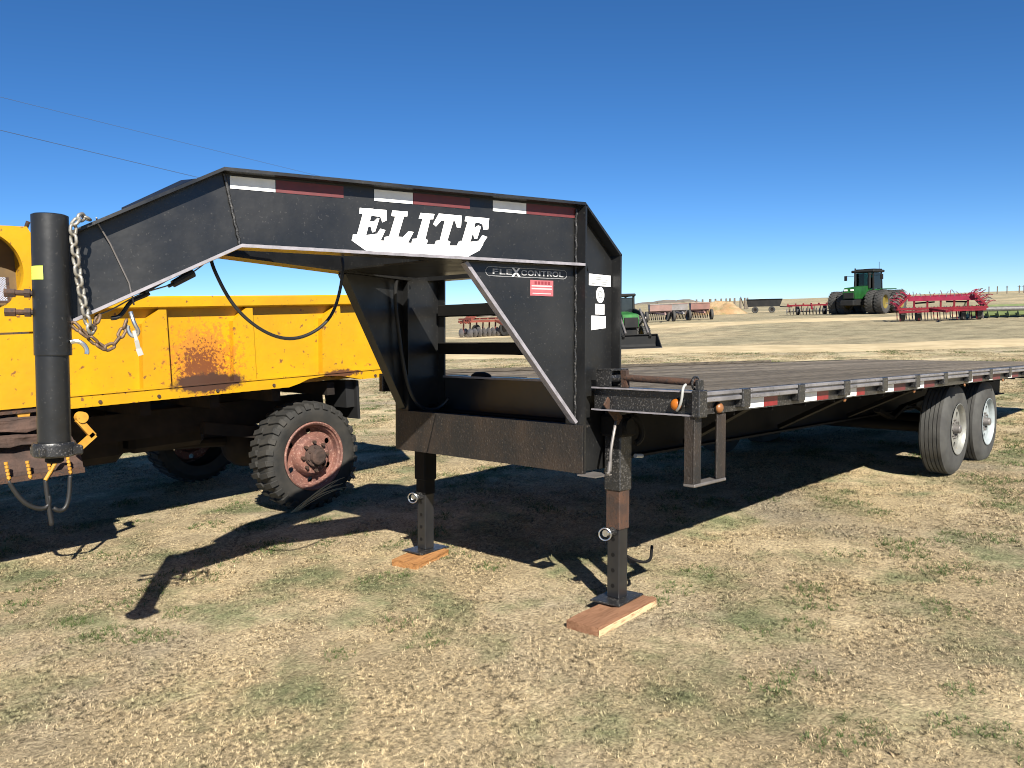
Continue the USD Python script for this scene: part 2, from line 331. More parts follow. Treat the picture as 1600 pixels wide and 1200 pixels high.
n = {'g': ('geometry', {}), 'p': ('principled_bsdf', dict(roughness=0.95, specular_ior_level=0.1)),
     'nf': ('noise_texture', dict(scale=55.0, detail=6.0, roughness=0.7)), 'nm': ('noise_texture', dict(scale=9.0, detail=5.0, roughness=0.7)),
     'rf': ('map_range', dict(from_min=0.35, from_max=0.65, to_min=0.5, to_max=1.3)), 'rm': ('map_range', dict(from_min=0.3, from_max=0.7, to_min=0.75, to_max=1.15)),
     'mu': ('math', dict(math_type='multiply')), 'hv': ('hsv', dict(saturation=1.0)),
     'st': ('mapping', dict(rotation=(0, 0, math.radians(30)), scale=(0.016, 0.09, 0.09))), 'nl': ('noise_texture', dict(scale=1.0, detail=5.0, roughness=0.6)),
     'rl': ('rgb_ramp', {'ramp': [(0, (0.56, 0.45, 0.28)), (0.40, (0.53, 0.43, 0.265)), (0.50, (0.36, 0.315, 0.20)), (0.60, (0.43, 0.36, 0.225)), (0.7, (0.56, 0.46, 0.29)), (1, (0.56, 0.46, 0.29))]}),
     'ds': ('vector_math', dict(math_type='distance', vector2=tuple(CW))), 'df': ('map_range', dict(from_min=16.0, from_max=34.0, to_min=0.0, to_max=1.0, clamp=True)), 'mx': ('mix_color', {}), 'nd': ('map_range', dict(from_min=9.0, from_max=24.0, to_min=0.62, to_max=0.9, clamp=True)), 'm2': ('math', dict(math_type='multiply')),
     'bp': ('bump', dict(strength=0.8, distance=0.03)), 'nq': ('noise_texture', dict(scale=0.75, detail=8.0, roughness=0.75)), 'rq': ('map_range', dict(from_min=0.38, from_max=0.60, to_min=0.62, to_max=1.16, clamp=True)), 'm3': ('math', dict(math_type='multiply'))}
l = []
c = patch_nodes(n, l)
l += [('g.position', 'nf.vector'), ('g.position', 'nm.vector'), ('nf.fac', 'rf.value'), ('nm.fac', 'rm.value'), ('rf.result', 'mu.value1'), ('rm.result', 'mu.value2'),
      ('g.position', 'st.vector'), ('st.vector', 'nl.vector'), ('nl.fac', 'rl.fac'), ('g.position', 'ds.vector1'), ('ds.value', 'df.value'), ('df.result', 'mx.fac'), (c, 'mx.a'), ('rl.color', 'mx.b'),
      ('mx.result', 'hv.color'), ('ds.value', 'nd.value'), ('mu.value', 'm2.value1'), ('nd.result', 'm2.value2'), ('g.position', 'nq.vector'), ('nq.fac', 'rq.value'), ('m2.value', 'm3.value1'), ('rq.result', 'm3.value2'), ('m3.value', 'hv.value'), ('hv.color', 'p.base_color'), ('nf.fac', 'bp.height'), ('bp.normal', 'p.normal')]
TURF = usdkit.material(stage, '/World/Looks/dry_turf', n, l, surface='p.BSDF')
g = usdkit.mesh(stage, '/World/ground', (v, gf), TURF, smooth=True); used[('/World', 'ground')] = 0
tag(g, kind='structure')

n = {'g': ('geometry', {}), 'p': ('principled_bsdf', dict(roughness=0.95, specular_ior_level=0.1)), 'n1': ('noise_texture', dict(scale=0.8, detail=6.0, roughness=0.7)),
     'r1': ('rgb_ramp', {'ramp': [(0, (0.47, 0.375, 0.225)), (0.42, (0.51, 0.41, 0.25)), (0.56, (0.40, 0.32, 0.19)), (1, (0.27, 0.22, 0.13))]})}
TRACK = usdkit.material(stage, '/World/Looks/pale_dirt', n, [('g.position', 'n1.vector'), ('n1.fac', 'r1.fac'), ('r1.color', 'p.base_color')], surface='p.BSDF')
def track(pts, widths, lift=0.03, step=1.0):
    c = spline(pts, 140); w = np.interp(np.linspace(0, 1, 140), np.linspace(0, 1, len(widths)), widths)
    t = np.gradient(c, axis=0); t /= np.linalg.norm(t, axis=1, keepdims=True); s = np.stack([-t[:, 1], t[:, 0]], -1)
    e0 = meshkit.fbm(np.stack([c[:, 0] * .5, c[:, 1] * .5, 0 * c[:, 0]], -1), 4, 21) - .5; e1 = meshkit.fbm(np.stack([c[:, 0] * .5, c[:, 1] * .5, 0 * c[:, 0]], -1), 4, 31) - .5
    rows = []
    for k in np.linspace(0, 1, 7):
        off = -w / 2 * (1 + .5 * e0) * (1 - k) + w / 2 * (1 + .5 * e1) * k
        x, y = c[:, 0] + s[:, 0] * off, c[:, 1] + s[:, 1] * off
        rows.append(np.stack([x, y, H(x, y) + lift * (1 if 0 < k < 1 else -2)], -1))
    v = np.stack(rows, 1).reshape(-1, 3); f = []
    for i in range(len(c) - 1):
        for k in range(6):
            a = i * 7 + k; f += [(a, a + 8, a + 7), (a, a + 1, a + 8)]
    return trimesh.Trimesh(v, f, process=False)
o = obj('dirt_track', track([(-2, 42), (11, 24.5), (22.6, 13.3), (26.0, 5.5), (28.7, 3.3), (34, -9), (38, -25)], [7, 7.5, 8.5, 6.5, 6, 6, 6]), TRACK, smooth=True); tag(o, kind='structure')
o = obj('dirt_track', track([(8, 70), (28, 45), (44.6, 28.2), (51.5, 21.2), (56.2, 12), (58, 2), (60, -20)], [5, 6, 8, 8, 6, 6, 6]), TRACK, smooth=True); tag(o, kind='structure')

# ------------------------------------------------------------------ gooseneck trailer (its own axes: x to the rear, -y the near side; the nose stands high on its jacks)
TILT = math.degrees(math.atan(0.05))
tr = thing('gooseneck_trailer', 'long black gooseneck flatbed trailer lettered ELITE, standing on its two front jacks', 'trailer', (0.0037, 0, 0.0749), (0, TILT, 0))
ZU = A([0, 0, 1.0])
def side(sg):
    """frame of the neck beam on side sg (-1 near): origin on the outer flange edge, u towards the coupler"""
    u = A([-2.1, -sg * 0.719, 0]); u /= np.linalg.norm(u)
    return A([0, sg * 0.709, 0]), u, np.cross(u, ZU)
def sgrange(sg, a, b):       # distance inwards from the outer edge, as an interval along u x z
    return (a, b) if sg < 0 else (-b, -a)
TOPL = [(-0.0, 1.929), (1.635, 1.929), (2.13, 1.668)]
BOTL = [(-0.0, 1.629), (1.575, 1.629), (2.13, 1.345)]
def neck(sg):
    o, u, w = side(sg)
    o = o + (0 if sg < 0 else 1) * A([0, 0, -0.003])
    end = 2.185 if sg < 0 else 1.93
    cut = lambda L: [L[0], L[1], tuple(A(L[1]) + (A(L[2]) - A(L[1])) * (end - L[1][0]) / (L[2][0] - L[1][0]))]
    T, Bt = cut(TOPL), cut(BOTL)
    web = Polygon(T + Bt[::-1])
    ms = [prism(web, o, u, ZU, *sgrange(sg, 0.060, 0.068))]
    for L, up in ((T, -1), (Bt, 1)):
        th = 0.013
        sec = Polygon(L + [(x, z + up * th) for x, z in L[::-1]])
        ms.append(prism(sec, o, u, ZU, *sgrange(sg, 0.0, 0.116)))
    b = obj('neck_beam', ms, BLACK, tr, smooth=False)
    # weld bead at the bend and a thin wire lying over the web
    if sg < 0:
        P = lambda s, z, d: o + u * s + ZU * z + w * d
        wl = [P(1.628 - 0.055 * t + 0.003 * math.sin(40 * t), 1.912 - 0.268 * t, 0.052) for t in np.linspace(0, 1, 14)]
        obj('sunlit_flange_edge', prism(Polygon(Bt + [(x, z + 0.0128) for x, z in Bt[::-1]]), o, u, ZU, -0.0016, -0.0002), EDGE, b, smooth=False)  # pale strip: sunlight along the bottom flange edge put into its colour
        obj('weld_bead', tube(wl, 0.006, 6), BLACKW, b)
        obj('thin_wire', tube([P(2.075, 1.705, 0.0), P(2.07, 1.69, 0.03), P(2.03, 1.62, 0.05), P(1.97, 1.48, 0.05), P(1.955, 1.40, 0.05)], 0.003, 6), STEEL, b)
    return b, o, u, w
nb, no, nu, nw = neck(-1)
fb, fo, fu, fw_ = neck(1)
def on_web(poly, d, th=0.0016):       # flat piece on the near web, d outside it
    return prism(poly, no, nu, ZU, 0.060 - d - th, 0.060 - d)
def rect(s0, s1, z0, z1): return Polygon([(s0, z0), (s1, z0), (s1, z1), (s0, z1)])
for s0, s1, m, lab in ((1.606, 1.433, TAPEW, 'white'), (1.430, 1.155, TAPEF, 'red'), (1.023, 0.849, TAPEW, 'white'), (0.847, 0.577, TAPEF, 'red'), (0.462, 0.290, TAPEW, 'white'), (0.288, 0.015, TAPEF, 'red')):
    obj('reflective_tape', on_web(rect(s1, s0, 1.860, 1.908), 0.0005), m, nb, smooth=False, label=f'{lab} reflective strip under the top flange')
LETTERS = [
  [[ (1.0860,1.8255),(1.0276,1.8261),(1.0597,1.7139),(1.1178,1.7082),(1.1157,1.7135),(1.0983,1.7146),(1.0737,1.8006),(1.0882,1.8003) ],
  [ (1.0860,1.8255),(0.9682,1.8255),(0.9676,1.7824),(0.9877,1.7717),(0.9961,1.7944),(1.0299,1.7967),(1.0487,1.8025) ],
  [ (1.0552,1.7721),(1.0237,1.7743),(1.0088,1.7895),(1.0004,1.7881),(1.0198,1.7305),(1.0324,1.7269),(1.0386,1.7493),(1.0616,1.7497) ],
  [ (1.1177,1.7102),(1.0597,1.7139),(1.0114,1.7230),(0.9964,1.7453),(0.9738,1.7404),(0.9967,1.6937),(1.0662,1.6895) ]],
  [[ (0.9425,1.8259),(0.8722,1.8260),(0.8753,1.8054),(0.8898,1.8043),(0.9172,1.7169),(0.9603,1.7061),(0.9297,1.8013),(0.9478,1.8020) ],
  [ (0.9774,1.7111),(0.9560,1.7164),(0.8954,1.7162),(0.8690,1.7432),(0.8461,1.7406),(0.8736,1.6909),(0.9818,1.6906) ]],
  [[ (0.8134,1.8252),(0.7483,1.8251),(0.7552,1.8018),(0.7687,1.8008),(0.7915,1.7144),(0.7802,1.7101),(0.7848,1.6941),(0.8560,1.6940),(0.8515,1.7107),(0.8316,1.7140),(0.8046,1.7995),(0.8224,1.7998) ]],
  [[ (0.7279,1.8288),(0.6170,1.8274),(0.6218,1.7756),(0.6405,1.7722),(0.6497,1.7989),(0.6613,1.8086),(0.7165,1.7983),(0.7417,1.7716),(0.7552,1.7810) ],
  [ (0.6936,1.8209),(0.6520,1.8198),(0.6869,1.7145),(0.6731,1.7090),(0.6777,1.6919),(0.7487,1.6920),(0.7418,1.7091),(0.7236,1.7123) ]],
  [[ (0.5982,1.8259),(0.5437,1.8256),(0.5723,1.7236),(0.5913,1.6927),(0.6406,1.6941),(0.6335,1.7114),(0.6172,1.7145),(0.5888,1.8032),(0.6030,1.8044) ],
  [ (0.5982,1.8259),(0.4812,1.8259),(0.4860,1.7762),(0.5102,1.7724),(0.5150,1.7957),(0.5294,1.8011),(0.5580,1.8012) ],
  [ (0.5699,1.7791),(0.5509,1.7804),(0.5366,1.7899),(0.5222,1.7866),(0.5414,1.7306),(0.5557,1.7289),(0.5604,1.7478),(0.5818,1.7485) ],
  [ (0.6242,1.7162),(0.5723,1.7151),(0.5342,1.7216),(0.5150,1.7485),(0.4908,1.7414),(0.5294,1.6876),(0.6242,1.6823) ]]]
BASE = Polygon([ (1.1220,1.6882),(1.1157,1.7104),(1.0661,1.6975),(0.9732,1.6951),(0.8692,1.6932),(0.7848,1.6920),(0.6754,1.6921),(0.5913,1.6969),(0.5294,1.7048),(0.5101,1.7102),(0.5294,1.6791),(0.5866,1.6482),(1.0539,1.6463),(1.0706,1.6553) ])
taken = BASE.buffer(0)
obj('lettering_base', on_web(taken, 0.0005), WHITE, nb, smooth=False)
for polys in LETTERS:
    shp = unary_union([Polygon(p).buffer(0) for p in polys]).difference(taken.buffer(1e-4))
    taken = taken.union(shp)
    obj('letter', on_web(shp, 0.0005), WHITE, nb, smooth=False)
# tape on the inside of the far beam, seen below the near one
obj('reflective_tape', prism(rect(1.36, 1.50, 1.645, 1.69), fo, fu, ZU, *sgrange(1, 0.064, 0.066)), TAPEW, fb, smooth=False)

def upright(sg):
    Y = lambda a, b: tuple(sorted((sg * (0.709 - a), sg * (0.709 - b))))
    ms = [bb(0.0, 0.012, *Y(0, .116), 0.633, 1.916), bb(0.285, 0.297, *Y(0, .116), 0.633, 1.705),
          prism([(0.012, 0.633), (0.285, 0.633), (0.285, 1.70), (0.012, 1.905)], (0, sg * 0.651, 0), (1, 0, 0), ZU, -0.004, 0.004),
          prism([(0.0, 1.9295), (0.0, 1.9165), (0.285, 1.7), (0.2975, 1.7), (0.2975, 1.708)], (0, sg * 0.651, 0), (1, 0, 0), ZU, -0.058, 0.058)]
    u = obj('upright', ms, BLACK, tr, smooth=False)
    for k in range(1 if sg < 0 else 0):
        wl = [A([-0.004, -0.655 + .003 * math.sin(i * 1.7), z]) for i, z in enumerate(np.linspace(0.66, 1.90, 60))]
        obj('weld_bead', tube(wl, 0.0055, 6), BLACKW, u)
    return u
un, uf = upright(-1), upright(1)
def sticker(name, x0, x1, z0, z1, mt, lines, ink=INKG, skew=0.0, cut=None, label=None):
    y = -0.6555
    poly = Polygon([(x0, z0), (x1, z0 + skew), (x1, z1), (x0, z1 + .0)]) if cut is None else cut
    o = obj(name, prism(poly, (0, y, 0), (1, 0, 0), ZU, 0.0, 0.0016), mt, un, smooth=False, label=label)
    ms = []
    for zz, a, b, h in lines:
        ms.append(bb(x0 + (x1 - x0) * a, x0 + (x1 - x0) * b, y - 0.0026, y - 0.0017, zz - h / 2, zz + h / 2))
    if ms: obj('print', ms, ink, o, smooth=False)
    return o
sticker('sticker', 0.098, 0.276, 1.546, 1.602, WHITE, [(1.588, .25, .55, .003), (1.578, .3, .85, .0035), (1.566, .3, .9, .003), (1.556, .12, .8, .003)], label='white rectangular sticker with faint print')
disc = Polygon([(0.189 + 0.033 * math.cos(a), 1.502 + 0.040 * math.sin(a)) for a in np.linspace(0, 2 * PI, 28)[:-1]])
o = obj('sticker', prism(disc, (0, -0.6555, 0), (1, 0, 0), ZU, 0.0, 0.0016), WHITE, un, smooth=False, label='round white emblem sticker')
obj('print', [prism(Point(0.189, 1.504).buffer(0.019).difference(Point(0.189, 1.504).buffer(0.013)), (0, -0.6572, 0), (1, 0, 0), ZU, 0.0, 0.0008), bb(0.18, 0.2, -0.658, -0.6572, 1.5, 1.504)], INKG, o, smooth=False)
sticker('sticker', 0.150, 0.224, 1.405, 1.457, WHITE, [(1.445, .3, .8, .002), (1.432, .15, .85, .002), (1.42, .2, .7, .002)], label='small square white sticker')
sticker('sticker', 0.118, 0.236, 1.327, 1.398, WHITE, [(1.385, .4, .7, .0025)], skew=0.012, label='white sticker with a torn lower edge')
obj('stiffener', bar((0.016, -0.66, 1.79), (0.085, -0.66, 1.615), 0.010, 0.010), BLACK, un)

def gusset(sg):
    o, u, w = side(sg)
    ms = [prism([(0.014, 1.628), (0.595, 1.628), (0.014, 0.885)], o, u, ZU, *sgrange(sg, 0.060, 0.068))]
    gs = obj('gusset_plate', ms, BLACK, tr, smooth=False)
    d = A([0.581, 0.743]); d /= np.linalg.norm(d); nn = A([d[1], -d[0]])
    a, b = A([0.014, 0.885]), A([0.600, 1.628])
    obj('gusset_flange', prism([tuple(a), tuple(b), tuple(b + nn * .016), tuple(a + nn * .016)], o, u, ZU, *sgrange(sg, 0.035, 0.085)), EDGE if sg < 0 else BLACK, gs, smooth=False)  # near flange pale: bare edge and sheen both put into its colour
    return gs
gn, gfar = gusset(-1), gusset(1)
T = np.eye(4); T[:3, 0], T[:3, 1], T[:3, 2] = -nu, ZU, -nw
def web_text(text, height, s_start, z, squash=1.0):
    m = meshkit.text_mesh(text, height, 0.0010, bold=True)
    m.vertices[:, 0] *= squash
    M4 = T.copy(); M4[:3, 3] = no + nu * s_start + ZU * z + nw * (0.060 - 0.0008)
    wdt = m.bounds[1, 0]; m.apply_transform(M4); return m, wdt
box_out = LineString([(0.478, 1.5885), (0.087, 1.5885)]).buffer(0.0215)
obj('badge_outline', on_web(box_out.difference(LineString([(0.478, 1.5885), (0.087, 1.5885)]).buffer(0.0195)), 0.0006, 0.001), LETTER, gn, smooth=False)
m, wd_ = web_text('FLE', 0.023, 0.468, 1.577)
sc = 0.105 / wd_; m, _ = web_text('FLE', 0.023, 0.468, 1.577, sc); obj('lettering', m, LETTER, gn, smooth=False)
m, wd_ = web_text('X', 0.038, 0.366, 1.570); m, _ = web_text('X', 0.038, 0.366, 1.570, 0.046 / wd_); obj('lettering', m, WHITE, gn, smooth=False)
m, wd_ = web_text('CONTROL', 0.023, 0.318, 1.577); m, _ = web_text('CONTROL', 0.023, 0.318, 1.577, 0.232 / wd_); obj('lettering', m, LETTER, gn, smooth=False)
st = obj('sticker', on_web(rect(0.1426, 0.2677, 1.484, 1.557), 0.0006), PINKST, gn, smooth=False, label='faded red warning sticker')
ms = []
for k in range(5): ms.append(on_web(rect(0.160 + k * .018, 0.172 + k * .018, 1.5375, 1.5515), 0.0023, 0.0007))
obj('print', ms, INKR, st, smooth=False)
obj('print', [on_web(rect(0.150, 0.260, z, z + .006), 0.0023, 0.0007) for z in (1.527, 1.514)] + [on_web(rect(0.155, 0.255, 1.493, 1.497), 0.0023, 0.0007)], INKP, st, smooth=False)

# cross members between the uprights
for z0, z1 in ((1.421, 1.492), (1.198, 1.268)):
    obj('cross_bar', bb(0.235, 0.284, -0.60, 0.60, z0, z1, 0.006), DARK, tr)
obj('top_cross_beam', [bb(0.20, 0.284, -0.646, 0.646, 1.637, 1.70), bar((0.02, 0, 1.908), (0.285, 0, 1.706), 1.29, 0.008, up=(0.6, 0, 0.8))], BLACK, tr, smooth=False)
obj('neck_cross_plate', bb(-0.62, -0.05, -0.46, 0.46, 1.632, 1.640), BLACK, tr, smooth=False)
# tray at the foot of the uprights
obj('front_panel', prism([(-0.014, 0.637), (-0.002, 0.637), (-0.002, 0.858), (0.05, 0.858), (0.05, 0.868), (-0.014, 0.868)], (0, -0.015, 0), (1, 0, 0), ZU, -0.69, 0.69), RUSTBLK, tr, smooth=False)
obj('tray_floor', bb(0.014, 0.29, -0.59, 0.59, 0.80, 0.806), GLOSSBLK, tr, smooth=False)
obj('tray_back', [bb(0.29, 0.302, -0.59, 0.59, 0.70, 1.06), bb(0.27, 0.36, -0.59, 0.59, 1.06, 1.066)], GLOSSBLK, tr, smooth=False)
obj('tray_back_edge', bb(0.262, 0.2695, -0.58, 0.58, 1.056, 1.068), EDGE, tr, smooth=False)
obj('strap_roll', ball((0.31, 0.30, 1.068), 0.03, (1.2, 2.6, 0.9)), DARK, tr)
obj('panel_seam', tube([(-0.017, 0.41, 0.64), (-0.017, 0.335, 0.862)], 0.003, 6), DARK, tr)
obj('drip_tab', bb(-0.03, 0.10, -0.80, -0.69, 0.628, 0.634), STEEL, tr, smooth=False)

# coupler tube
ct = obj('coupler_tube', lathe([(0, 1.704), (0.050, 1.704), (0.059, 1.700), (0.0595, 1.22), (0.059, 1.216), (0.0, 1.216)], 40, 'z', (-2.104, 0, 0)), BLACK, tr, smooth=30)
it = obj('inner_tube', lathe([(0, 1.2155), (0.053, 1.2155), (0.053, 0.913), (0, 0.913)], 40, 'z', (-2.107, 0, 0)), BLACK, tr, smooth=30)
obj('coupler_base', [lathe([(0, .9125), (.066, .9125), (.07, .905), (.07, .868), (.062, .862), (0, .862)], 32, 'z', (-2.108, 0, 0)), bb(-2.17, -2.03, -.055, .055, .866, .900, .005)], BLACKW, tr)
obj('ball_socket', lathe([(0, .8615), (.03, .8615), (.03, .845), (.022, .838), (0, .838)], 28, 'z', (-2.108, 0, 0)), DARK, tr)
for z in (1.430, 1.364):
    h = obj('set_bolt', [rod((-2.150, 0.02, z), (-2.21, 0.045, z + .001), .010), rod((-2.205, 0.043, z), (-2.235, 0.056, z), .016, 6)], RUST, tr)
    obj('lock_nut', rod((-2.163, 0.025, z), (-2.180, 0.033, z), .017, 6), RUST, h)
obj('lime_label', lathe([(0.0602, 1.476), (0.0602, 1.522)], 14, 'z', (-2.104, 0, 0), math.radians(158), math.radians(228)), LIME, tr, smooth=True)
obj('latch_handle', tube(spline([(-2.06, -0.045, 1.262), (-2.035, -0.06, 1.262), (-2.02, -.066, 1.245), (-2.018, -.068, 1.22)], 12), 0.008), CHROME, tr)

# air line and break-away cable under the neck
obj('brake_cable', tube(spline([(-1.505, 0.02, 1.64), (-1.502, 0.02, 1.587), (-1.491, 0.0, 1.532), (-1.432, 0, 1.432), (-1.318, 0, 1.33), (-1.166, 0, 1.28), (-1.036, 0, 1.312), (-0.951, 0, 1.379), (-0.898, 0, 1.496), (-0.88, 0, 1.60), (-0.87, 0.02, 1.65)], 50), 0.0075), RUBBER, tr)
bw = obj('breakaway_cable', tube(spline([(-1.96, 0.0, 1.36), (-1.934, 0, 1.368), (-1.842, 0, 1.418), (-1.774, 0, 1.452), (-1.658, 0, 1.495), (-1.60, 0, 1.532), (-1.544, 0, 1.574), (-1.50, 0, 1.64)], 40), 0.0028), WIREB, tr)
obj('cable_plug', [rod((-1.672, 0, 1.487), (-1.590, 0, 1.535), .014, 10, .017), rod((-1.69, 0, 1.478), (-1.672, 0, 1.487), .007)], RUBBER, bw)
obj('cable_handle', tube(spline([(-1.905, 0.0, 1.35), (-1.86, 0, 1.375), (-1.835, 0, 1.41), (-1.80, 0, 1.43), (-1.765, 0, 1.448)], 14), 0.008), RUBBER, bw)
obj('wiring_loom', tube(spline([(-0.11, 0.56, 1.62), (-0.102, 0.58, 1.5), (-0.09, 0.58, 1.395), (-0.053, 0.58, 1.174), (0.003, 0.58, 0.987), (0.077, 0.57, 0.889), (0.142, 0.56, 0.867), (0.234, 0.5, 0.931)], 40), 0.011), CABLE if False else RUBBER, tr)

# jacks
def jack(sg, zo, zm):
    xc, yc = 0.25, sg * 0.728
    j = part('jack', tr)
    obj('outer_tube', bb(xc - .05, xc + .05, yc - .05, yc + .05, zo, 0.946, .006), BLACKW if sg < 0 else DARK, j)
    obj('sliding_tube', bb(xc - .043, xc + .043, yc - .043, yc + .043, zm, zo + .01, .005), RUST if sg < 0 else DARK, j)
    lg = [bb(xc - .037, xc + .037, yc - .037, yc + .037, -0.012, zm + .01, .004)]
    obj('drop_leg', lg, GLOSSBLK, j)
    obj('pin_holes', [rod((xc - .0385, yc, z), (xc - .036, yc, z), .011) for z in np.linspace(.05, zm - .05, 4)] , DARK, j)
    obj('foot_plate', rotz(bb(xc - .125, xc + .125, yc - .085, yc + .085, -0.022, -0.012, .003), 6, (xc, yc, 0)), BLACKW, j)
    zp = zm - .01
    pin = obj('pull_pin', rod((xc - .105, yc, zp), (xc - .035, yc, zp), .017, 12), CHROME, j)
    obj('pin_body', rod((xc - .075, yc, zp), (xc - .03, yc, zp), .024, 12), BLACKW, j)
    a = np.linspace(0, 2 * PI, 20)[:-1]
    obj('pin_ring', tube(np.stack([xc - .105 + 0 * a - .012 * np.cos(a), yc + .028 * np.cos(a), zp - .004 + .030 * np.sin(a)], -1), .0035, 6, closed=True), CHROME, j)
    obj('gear_head', [bb(xc - .07, xc + .07, yc - .065, yc + .065, .80, .91, .012), rod((xc - .02, yc - .065, .855), (xc - .02, yc - .09, .855), .04, 16), tube(spline([(xc + .01, yc - .06, .90), (xc + .07, yc - .075, .87), (xc + .10, yc - .07, .79), (xc + .07, yc - .055, .76)], 12), .016)], DARK, j)
    if sg < 0:
        obj('crank_handle', tube(spline([(0.13, -0.80, 0.885), (0.10, -0.815, 0.86), (0.075, -0.82, 0.80), (0.06, -0.82, 0.72), (0.05, -0.82, 0.655), (0.03, -.82, .642)], 24), .0075), STEEL, j)
        obj('crank_grip', rod((0.057, -.82, .70), (0.05, -.82, .655), .011), STEEL, j)
        obj('strap_plate', bar((0.045, -0.80, 0.99), (0.165, -0.80, 0.885), 0.008, 0.05, up=(0, -.02, 1), ch=.002), RUST, j)
        obj('side_peg', rod((0.31, -.79, .70), (0.37, -.79, .694), .011), CABLE, j)
        obj('return_handle', tube(spline([(.29, -.76, .19), (.33, -.79, .165), (.40, -.82, .16), (.45, -.80, .20), (.47, -.79, .215)], 16), .008), DARK, j)
    return j
jack(-1, 0.53, 0.335); jack(1, 0.42, 0.33)
obj('jack_cross_shaft', rod((0.23, -.66, .855), (0.23, .66, .855), .014), DARK, tr)

# deck
L1 = 9.2
def cchan(y0, y1, x=0.054):
    return [bb(x + .02, x + .028, y0, y1, .949, 1.046), bb(x, x + .075, y0, y1, 1.046, 1.054), bb(x, x + .075, y0, y1, .941, .949)]
for sg in (-1, 1):
    y0, y1 = sorted((sg * .712, sg * 1.275))
    fc = obj('deck_front_channel', cchan(y0, y1, .054 if sg < 0 else .37), BLACKW if sg < 0 else DARK, tr, smooth=False)
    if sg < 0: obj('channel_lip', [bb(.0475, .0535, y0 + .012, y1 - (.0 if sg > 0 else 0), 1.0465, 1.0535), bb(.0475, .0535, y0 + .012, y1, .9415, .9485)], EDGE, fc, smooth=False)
    obj('corner_post', bb(.035 + .31 * (sg > 0), .105 + .31 * (sg > 0), *sorted((sg * 1.268, sg * 1.309)), .938, 1.058, .004), BLACKW, tr)
    xs_ = .105 if sg < 0 else .42
    obj('side_channel', [bb(xs_, L1, *sorted((sg * 1.262, sg * 1.27)), .945, 1.05), bb(xs_, L1, *sorted((sg * 1.20, sg * 1.262)), 1.0385, 1.046), bb(xs_, L1, *sorted((sg * 1.20, sg * 1.262)), .945, .952)], BLACKW if sg < 0 else DARK, tr, smooth=False)
SEG = [(.105, .42), (.513, 1.03), (1.125, 1.645), (1.75, 2.27), (2.375, 2.91), (3.02, 3.555), (3.67, 4.22), (4.32, 4.87), (4.98, 5.56), (5.66, 6.22), (6.32, 6.88), (6.98, 7.54), (7.64, 8.2), (8.3, 8.9)]
for a, b in SEG:
    rr = obj('rub_rail', [bb(a, b, -1.309, -1.297, 1.032, 1.050, .003), bb(a, b, -1.309, -1.297, 1.003, 1.023, .003), bb(a, b, -1.297, -1.294, 1.003, 1.05)], GREYRAIL, tr)
for (a, b), (c, d) in zip(SEG[:-1], SEG[1:]):
    obj('stake_pocket', bb(b + .008, c - .008, -1.311, -1.270, .962, 1.051, .004), BLACKW, tr)
obj('far_rub_rail', bb(.42, L1, 1.285, 1.309, 1.01, 1.05), DARK, tr, smooth=False)
TP = [(.565, .719, .869), (1.194, 1.357, 1.514), (1.789, 1.936, 2.072), (2.436, 2.593, 2.82), (3.082, 3.221, 3.463), (4.374, 4.498, 4.789), (5.029, 5.135, 5.4), (5.703, 5.849, 6.1), (6.4, 6.55, 6.8)]
for a, b, c in TP:
    obj('reflective_tape', bb(a, b, -1.2722, -1.2704, .951, .999), TAPEW, tr, smooth=False, label='white reflective strip on the deck side')
    obj('reflective_tape', bb(b + .002, c, -1.2722, -1.2704, .951, .999), TAPER if a < 2.3 else TAPEF, tr, smooth=False, label='red reflective strip on the deck side')
# planks: 14 rows of long boards, each row in two lengths
yw = 2.51 / 14
for k in range(14):
    y0 = -1.255 + k * yw; cuts = [0.14 if y0 + yw / 2 < -.72 else .37 if y0 + yw / 2 < .72 else .455, 3.4 + 2.6 * rng.random(), L1]
    for a, b in zip(cuts[:-1], cuts[1:]):
        dz = rng.normal(0, .0018)
        obj('plank', bb(a, b - .006, y0 + .004, y0 + yw - .004, 1.008 + dz, 1.0455 + dz, .004), PLANKS[int(rng.integers(3))], tr)
obj('far_edge_board', bb(.4, 6.1, 1.262, 1.283, 1.0, 1.075), PLANKS[2], tr)
# front deck fittings
obj('winch_bracket', [bb(.08, .092, -.80, -.72, 1.056, 1.135), bb(.215, .227, -.80, -.72, 1.056, 1.135), bb(.078, .23, -.80, -.72, 1.131, 1.139), rod((.09, -.76, 1.095), (.22, -.76, 1.095), .022)], BLACKW, tr)
obj('bracket_post', bar((.13, -.855, 1.052), (.12, -.855, 1.135), .03, .025), RUST, tr)
obj('deck_pipe', rod((.125, -.86, 1.098), (.125, -1.245, 1.088), .0165, 14), RUST, tr)
a = np.linspace(0, 2 * PI, 20)[:-1]
obj('pipe_ring', [tube(np.stack([.125 + .028 * np.cos(a), -1.235 + 0 * a, 1.085 + .028 * np.sin(a)], -1), .006, 6, closed=True), bb(.10, .15, -1.262, -1.25, 1.05, 1.10)], BLACKW, tr)
obj('light_cable', tube(spline([(.06, -1.225, 1.08), (.035, -1.226, 1.06), (.03, -1.225, 1.03), (.033, -1.215, .995), (.045, -1.19, .965)], 20), .006), CABLE, tr)
def lens(c, d, mt, r):
    o = obj('marker_light', ball(c, r, tuple(1 if k != d else .75 for k in range(3)), 3), mt, tr)
    cc = A(c, float); e = np.zeros(3); e[d] = r * .62
    obj('light_base', rod(cc + e * 1.0, cc + e * .2, r * 1.12, 20), DARK, o)
lens((.052, -1.181, .990), 0, AMBER, .026); lens((.254, -1.283, .970), 1, AMBERF, .024)
for s in range(6): obj('marker_light', ball((1.75 + 1.25 * s, -1.273, .935), .014, (1, .6, 1)), AMBERF, tr)
